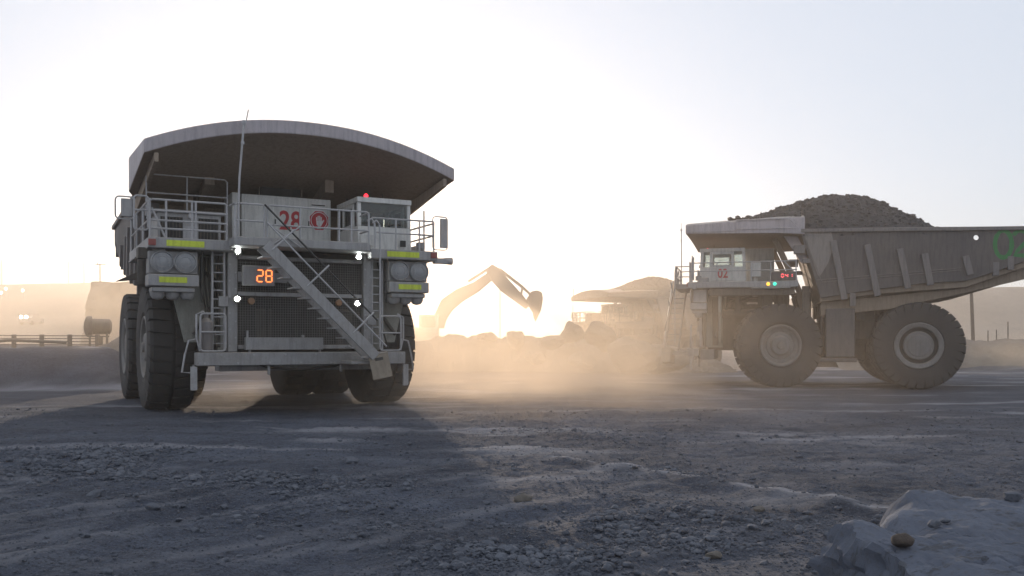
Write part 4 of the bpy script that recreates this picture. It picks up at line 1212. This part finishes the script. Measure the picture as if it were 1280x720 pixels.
# hills
def left_hill(x, y):
    z = np.interp(y, [150, 185, 230, 300, 420], [1.0, 4.5, 9.0, 22.0, 23.0])
    edge = 1 - sstep(-95, -60, x)
    z = z * edge + 0.5 * fbm(x * 0.03, y * 0.03, 4, 3) * sstep(160, 260, y) + 0.01 * (x + 150)
    return z - 0.6
mound('far_hill', np.linspace(-330, -40, 140), np.linspace(150, 415, 80), left_hill, 'hill')
def right_mesa(x, y):
    e = sstep(95, 122, x + 3 * vnoise(x * 0.1, y * 0.1, 4)) * (1 - 0.35 * sstep(190, 202, x) - 0.3 * sstep(215, 240, x))
    z = 21.5 * sstep(270, 320, y + 8 * vnoise(x * 0.05, y * 0.05, 2)) * e
    return z + 0.6 * fbm(x * 0.05, y * 0.05, 4, 5) * (z > 1) - 0.5
mound('mesa', np.linspace(85, 260, 120), np.linspace(262, 410, 70), right_mesa, 'hill')
def bench():
    mb = MB()
    nxx, nzz = 60, 30
    vs = []; fs = []
    for i in range(nxx + 1):
        x = -51.0 + 26 * i / nxx
        for k in range(nzz + 1):
            w = k / nzz
            z = -0.5 + (10.1 - 0.02 * i) * w
            n1 = mnoise.fractal(Vector((x * 0.25, z * 0.3, 2.0)), 1.0, 2.0, 5)
            vs.append((x + 0.12 * mnoise.noise(Vector((z * 0.6, x, 7))), 108 + 3.5 * w + 0.9 * n1, z + (0.25 * mnoise.noise(Vector((x * 0.4, 0, 0))) if k == nzz else 0)))
    for i in range(nxx):
        for k in range(nzz):
            a = i * (nzz + 1) + k
            fs.append((a, a + nzz + 1, a + nzz + 2, a + 1))
    nb = len(vs)
    for i in range(nxx + 1):
        vs.append((vs[i * (nzz + 1) + nzz][0], 150, 10.0)); vs.append((vs[i * (nzz + 1)][0], 150, -0.5))
    for i in range(nxx):
        a = i * (nzz + 1) + nzz
        fs.append((a, a + nzz + 1, nb + 2 * i + 2, nb + 2 * i)); fs.append((nb + 2 * i, nb + 2 * i + 2, nb + 2 * i + 3, nb + 2 * i + 1))
    fs.append(tuple(range(nzz + 1)) + (nb, nb + 1))
    e = nxx * (nzz + 1)
    fs.append(tuple(e + k for k in range(nzz + 1)) + (nb + 2 * nxx, nb + 2 * nxx + 1))
    mb.add(vs, fs)
    tag(mb.build('rock_bench', M['hill'], smooth=30), kind='structure')
bench()
# rubble slope that leads up to the bench
def slope_h(x, y):
    k = sstep(-27.5, -17, x)
    return (1.6 + 2.6 * k) * np.clip(1 - np.abs((y - 54) / 6.5) ** 1.5, -0.3, 1) * (1 - sstep(-21.5, -19.5, x)) + 0.14 * fbm(x * 1.1, y * 1.1, 4, 15, 0.6) - 0.3
mound('dirt_slope', np.linspace(-30, -19.3, 70), np.linspace(47, 61, 70), slope_h, 'berm')

# ------------------------------------------------------------------ left background
fz = 1.75
fn = thing('rail_fence', 'low fence of thin rails on posts along the top of the left bank', 'fence', (-33, 53.5, fz))
for k in range(6):
    mb = MB(); x = 6.0 + k * 1.62 - 5.2
    mb.box(x - 0.1, x + 0.1, -0.1, 0.1, -0.2, 0.86); mb.build('post', M['dark'], fn, 0.02)
for z in (0.28, 0.46, 0.64, 0.8):
    mb = MB(); mb.tube([(-2.0, 0, z + 0.02), (3.5, -0.02, z), (8.9, 0, z - 0.02)], 0.03, 6); mb.build('rail', M['dark'], fn)
o = MB().tube([(-30.5, 51, 2.0), (-28.0, 51.2, 2.28), (-24.9, 51.4, 2.15)], 0.09, 8).build('pipe', M['dark']); tag(o, 'bent pipe lying along the bank top below the rail fence', 'pipe')
tk = thing('water_tank', 'dark round-ended tank on thin legs at the end of the rail fence', 'tank', (-25.55, 55.2, fz), R(28))
mb = MB(); mb.lathe([(-0.15, 0.0), (-0.12, 0.25), (-0.05, 0.48), (0.05, 0.62), (0.3, 0.64), (0.34, 0.48), (1.3, 0.46), (1.4, 0.3), (1.42, 0.0)], (0, 0, 1.35), 'x', 28, cap=False); mb.build('drum', M['dark'], tk)
for x in (0.2, 1.15):
    for s in (-1, 1):
        mb = MB(); mb.beam((x, s * 0.3, 1.0), (x, s * 0.45, -0.15), 0.08, 0.08, (1, 0, 0)); mb.build('leg', M['dark'], tk)
mb = MB(); mb.box(0.1, 1.25, -0.42, 0.42, 0.72, 0.8); mb.box(0.5, 0.9, -0.35, 0.35, 0.2, 0.72); mb.build('cradle', M['dark'], tk)

for px, yt, lb in ((2, 325, 'thin bare mast at the far left edge above the hazy hill'), (86, 327, 'thin bare mast left of centre of the three above the hazy hill'), (105, 328, 'faintest thin mast, close beside the twin-headed light mast')):
    post('mast', lb, (px - 640) / 1150 * 330, 330, 17, 2.15 + (428 - yt) / 1150 * 330, 0.28, 'mast', 0, 'masts on the far hill', 'rail')
lm = thing('light_mast', 'light mast with two lit lamp heads rising behind the rock bench', 'light mast', (-515 / 1150 * 155, 155, 0))
mb = MB(); mb.tube([(0, 0, 0), (0, 0, 15.4)], 0.2, 10, r2=0.12); mb.box(-0.9, 0.9, -0.06, 0.06, 15.2, 15.35); mb.build('pole', M['rail'], lm)
for s in (-1, 1):
    mb = MB(); mb.box(s * 0.7 - 0.3, s * 0.7 + 0.3, -0.2, 0.1, 15.35, 15.8); hd = mb.build('lamp_head', M['grey'], lm, 0.03)
    mb = MB(); mb.box(s * 0.7 - 0.25, s * 0.7 + 0.25, -0.215, -0.203, 15.4, 15.75); mb.build('lens', M['flood'], hd)
for k, (px, py, lb) in enumerate(((2, 366, 'lit floodlight low on the far hill at the very edge of the photo'), (8, 361, 'brightest lit floodlight high on the far hill'), (29, 363, 'small lit floodlight alone on the far hill face'))):
    y = 262; x = (px - 640) / 1150 * y; z = 2.15 + (428 - py) / 1150 * y
    f = thing('floodlight', lb, 'floodlight', (x, y, 0), 0, 'floodlights on the far hill')
    mb = MB(); mb.tube([(0, 0, 8), (0, 0, z - 0.3)], 0.12, 8); mb.build('pole', M['rail'], f)
    mb = MB(); mb.lathe([(-0.3, 0.45), (0.2, 0.3)], (0, 0, z), 'y', 12); mb.build('housing', M['grey'], f)
    mb = MB(); mb.lathe([(-0.33, 0.0), (-0.32, 0.40)], (0, 0, z), 'y', 12, cap=False); mb.build('lens', M['flood'], f)

# far vehicle with its headlights on
vy = 200.0; vx = (30 - 640) / 1150 * vy; vz = 5.9
pk = thing('service_vehicle', 'far vehicle with two bright headlights coming through the dust on the left', 'vehicle', (vx, vy, vz), 0)
mb = MB(); mb.prism([(-0.1, 0.6), (-0.1, 1.5), (1.2, 1.65), (2.0, 2.5), (4.0, 2.55), (4.3, 1.6), (6.2, 1.55), (6.2, 0.6)], -1.15, 1.15, 'x'); bd = mb.build('body', M['grey'], pk, 0.05)
mb = MB(); mb.prism([(1.27, 1.72), (1.29, 1.72), (1.96, 2.42), (1.94, 2.44)], -0.95, 0.95, 'x'); mb.build('windscreen', M['black'], bd)
for s in (-1, 1):
    mb = MB(); mb.lathe([(-0.16, 0.0), (-0.15, 0.30), (0.0, 0.33)], (s * 0.58, -0.1, 1.35 + 0.45), 'y', 16); mb.build('headlight', M['headlight'], pk)
    for y in (1.2, 5.0):
        mb = MB(); mb.lathe([(-0.15, 0.0), (-0.15, 0.45), (-0.1, 0.5), (0.1, 0.5), (0.15, 0.45), (0.15, 0.0)], (s * 1.1, y, 0.5), 'x', 20); mb.build('wheel', M['tyre'], pk)
# track the vehicle stands on
mound('haul_track', np.linspace(-130, -88, 30), np.linspace(188, 215, 24), lambda x, y: 5.9 - 0.9 * np.clip(np.abs((y - 203) / 9) - 0.7, 0, 4) ** 2 * 3 + 0.05 * fbm(x * 0.3, y * 0.3, 3, 6), 'hill')

# ------------------------------------------------------------------ excavator
D = 96.0
def ex(px, py): return ((px - 640) / 1150 * D, 2.15 + (428 - py) / 1150 * D)
exv = thing('excavator', 'large excavator with raised boom and hanging bucket, faint in the sun glare', 'excavator', (ex(545, 400)[0] - 2.0, D, -0.2), 0)
ox, oz = exv.location.x, exv.location.z
def exl(px, py):
    x, z = ex(px, py); return (x - ox, z - oz)
mb = MB()
for s in (-1, 1):
    mb.prism([(-3.4, 0.55), (-2.9, 0.0), (2.9, 0.0), (3.4, 0.55), (3.2, 1.3), (-3.2, 1.3)], s * 2.0 - 0.45, s * 2.0 + 0.45, 'y')
mb.box(-1.6, 1.6, -1.6, 1.6, 0.6, 1.5)
mb.build('tracks', M['dark'], exv, 0.06)
mb = MB(); mb.prism([(-4.6, 1.7), (2.0, 1.6), (2.0, 3.2), (-0.3, 4.0), (-4.4, 3.9)], -1.9, 1.9, 'y'); hs = mb.build('house', M['paint'], exv, 0.08)
mb = MB(); mb.box(0.4, 2.4, -1.9, -0.5, 3.0, 5.2); ec = mb.build('cab', M['paint'], exv, 0.1)
mb = MB(); mb.box(0.7, 2.1, -1.93, -1.905, 3.9, 5.0); mb.box(2.405, 2.43, -1.75, -0.65, 3.7, 5.0); mb.build('window', M['glass'], ec)
def limb(pts_px, widths, thick, name, mat='paint', y0=0.0):
    L = []; Rr = []
    P = [Vector(exl(*p)) for p in pts_px]
    for i, p in enumerate(P):
        d = (P[min(i + 1, len(P) - 1)] - P[max(i - 1, 0)]).normalized(); n = Vector((-d.y, d.x))
        L.append(p + n * widths[i] / 2); Rr.append(p - n * widths[i] / 2)
    poly = [tuple(p) for p in L] + [tuple(p) for p in Rr[::-1]]
    mb = MB()
    n = len(P)
    vs = [(p.x, y0 - thick / 2, p.y) for p in L] + [(p.x, y0 - thick / 2, p.y) for p in Rr] + [(p.x, y0 + thick / 2, p.y) for p in L] + [(p.x, y0 + thick / 2, p.y) for p in Rr]
    fs = []
    for i in range(n - 1):
        fs += [(i, i + 1, n + i + 1, n + i), (2 * n + i, 3 * n + i, 3 * n + i + 1, 2 * n + i + 1), (i, 2 * n + i, 2 * n + i + 1, i + 1), (n + i, n + i + 1, 3 * n + i + 1, 3 * n + i)]
    fs += [(0, n, 3 * n, 2 * n), (n - 1, 3 * n - 1, 4 * n - 1, 2 * n - 1)]
    mb.add(vs, fs)
    return mb.build(name, M[mat], exv, 0.04)
limb([(549, 410), (551, 396), (559, 381), (575, 369), (595, 359), (612, 346)], (1.0, 1.3, 1.55, 1.4, 1.1, 0.9), 0.9, 'boom', 'tray')
limb([(611, 334), (617, 341), (632, 358), (650, 374), (660, 384)], (0.9, 1.45, 1.4, 1.0, 0.6), 0.7, 'stick', 'tray')
mb = MB()
a, b = exl(625, 337), exl(653, 359)
mb.tube([(a[0], 0, a[1]), (b[0], 0, b[1])], 0.16, 8); a, b = exl(653, 359), exl(664, 369); mb.tube([(a[0], 0, a[1]), (b[0], 0, b[1])], 0.14, 8)
a, b = exl(653, 359), exl(651, 371); mb.tube([(a[0], 0, a[1]), (b[0], 0, b[1])], 0.12, 8)
mb.build('bucket_cylinder', M['dark'], exv)
mb = MB(); a, b = exl(585, 352), exl(612, 335); mb.tube([(a[0], 0, a[1]), (b[0], 0, b[1])], 0.14, 8); mb.build('stick_cylinder', M['dark'], exv)
mb = MB()
poly = [exl(*p) for p in ((658, 374), (664, 365), (671, 363.5), (677, 366), (678.5, 374), (676, 388), (672, 397), (669.5, 402.5), (667, 397), (666, 391), (661, 383))]
mb.prism(poly, -1.1, 1.1, 'y'); mb.build('bucket', M['dark'], exv, 0.05)
post('mast', 'thin mast standing behind the excavator arm in the glare', (625 - 640) / 1150 * 120, 120, 0, 2.15 + 100 / 1150 * 120, 0.09, 'mast', mat='rail')

# ------------------------------------------------------------------ air
SUN_AZ, SUN_EL = math.atan2(-200, 1150), R(7.5)
def vol_box(name, x0, x1, y0, y1, z0, z1, mat):
    o = MB().box(x0, x1, y0, y1, z0, z1).build(name, mat, smooth=0)
    return tag(o, kind='stuff')
hz = NT('haze_air'); hz.t.nodes.remove(hz.b)
pv = hz.n('ShaderNodeVolumePrincipled')
pv.inputs['Color'].default_value = (1.0, 0.90, 0.80, 1); pv.inputs['Density'].default_value = 0.0013; pv.inputs['Anisotropy'].default_value = 0.7
hz.l(pv.outputs[0], hz.out.inputs['Volume'])
vol_box('haze', -380, 330, -40, 440, -2.2, 36, hz.m)

def dust_volume(x, y, z, dens, aniso, scale, lo=0.36, colour=(0.96, 0.79, 0.60), thicker=None):
    """rolling dust inside a box; x and y = (edge, full, full, edge), z = (bottom, full, top)"""
    du = NT('dust_air'); du.t.nodes.remove(du.b)
    pv = du.n('ShaderNodeVolumePrincipled')
    pv.inputs['Color'].default_value = (*colour, 1); pv.inputs['Anisotropy'].default_value = aniso
    tc = du.n('ShaderNodeTexCoord')
    nz = du.n('ShaderNodeTexNoise', Scale=scale, Detail=5.0, Roughness=0.6); du.l(tc.outputs['Object'], nz.inputs['Vector'])
    sp = du.n('ShaderNodeSeparateXYZ'); du.l(tc.outputs['Object'], sp.inputs[0])
    def mr(sock, a, b, c, d):
        m = du.n('ShaderNodeMapRange', interpolation_type='SMOOTHSTEP')
        du.l(sock, m.inputs[0])
        for i, v in enumerate((a, b, c, d)): m.inputs[i + 1].default_value = v
        return m.outputs[0]
    d = mr(nz.outputs['Fac'], lo, 0.70, 0.04, 1.0)
    d = du.math('MULTIPLY', d, mr(sp.outputs['Z'], z[1], z[2] - 0.3, 1.0, 0.0))
    for k, r in (('X', x), ('Y', y)):
        d = du.math('MULTIPLY', d, du.math('MULTIPLY', mr(sp.outputs[k], r[0], r[1], 0, 1), mr(sp.outputs[k], r[2], r[3], 1, 0)))
    if thicker: d = du.math('MULTIPLY', d, mr(sp.outputs['X'], thicker[0], thicker[1], 1.0, thicker[2]))
    d = du.math('MULTIPLY', d, dens)
    du.l(d, pv.inputs['Density'])
    du.l(pv.outputs[0], du.out.inputs['Volume'])
    return vol_box('dust_cloud', x[0], x[3], y[0], y[3], z[0], z[2], du.m)
dust_volume((-13, -4, 3, 14.5), (18, 36, 43, 58), (-0.8, 0.1, 5.2), 0.115, 0.62, 0.19, 0.38, (0.95, 0.78, 0.60))
dust_volume((-80, -62, -24, -13), (33, 46, 92, 104), (-0.5, 1.5, 11.0), 0.015, 0.6, 0.10, 0.28)
dust_volume((-24, -15, 14, 30), (74, 80, 86, 92), (-1.6, 2.0, 13.0), 0.06, 0.6, 0.10, 0.28, thicker=(3.0, -7.0, 2.6))
dust_volume((36, 44, 62, 74), (72, 76, 80, 84), (-0.6, 0.3, 3.6), 0.10, 0.5, 0.22)

# ------------------------------------------------------------------ sky, sun, camera
w = bpy.data.worlds.new('World'); scene.world = w; w.use_nodes = True
nt = w.node_tree
sky = nt.nodes.new('ShaderNodeTexSky'); sky.sky_type = 'NISHITA'; sky.sun_disc = False
sky.sun_elevation = SUN_EL; sky.sun_rotation = SUN_AZ
sky.altitude = 1200; sky.air_density = 1.3; sky.dust_density = 1.0; sky.ozone_density = 4.0
veil = nt.nodes.new('ShaderNodeMix'); veil.data_type = 'RGBA'      # thin high dust that whitens the whole sky
veil.inputs[0].default_value = 0.76; veil.inputs[7].default_value = (5.7, 6.15, 6.9, 1)
nt.links.new(sky.outputs[0], veil.inputs[6]); nt.links.new(veil.outputs[2], nt.nodes['Background'].inputs[0])
nt.nodes['Background'].inputs[1].default_value = 0.13

sd = bpy.data.lights.new('sun', 'SUN'); sd.energy = 3.8; sd.angle = R(1.0); sd.color = (1.0, 0.82, 0.65)
so = bpy.data.objects.new('sun', sd); COL.objects.link(so)
to_sun = Vector((math.sin(SUN_AZ) * math.cos(SUN_EL), math.cos(SUN_AZ) * math.cos(SUN_EL), math.sin(SUN_EL)))
so.rotation_euler = to_sun.to_track_quat('Z', 'Y').to_euler()

cd = bpy.data.cameras.new('camera'); cd.sensor_width = 36; cd.lens = 36 * 1150 / 1280
cd.shift_y = 68 / 1280; cd.clip_end = 8000; cd.clip_start = 0.1
co = bpy.data.objects.new('camera', cd); COL.objects.link(co)
co.location = (0, 0, 2.15); co.rotation_euler = (R(90), 0, 0)
scene.camera = co

vs = scene.view_settings
vs.view_transform = 'Standard'; vs.look = 'None'; vs.gamma = 1; vs.exposure = 0.14; vs.use_curve_mapping = False
scene.cycles.use_denoising = True
scene.cycles.volume_bounces = 1
scene.cycles.max_bounces = 6
scene.cycles.transparent_max_bounces = 12
scene.cycles.volume_step_rate = 2.0
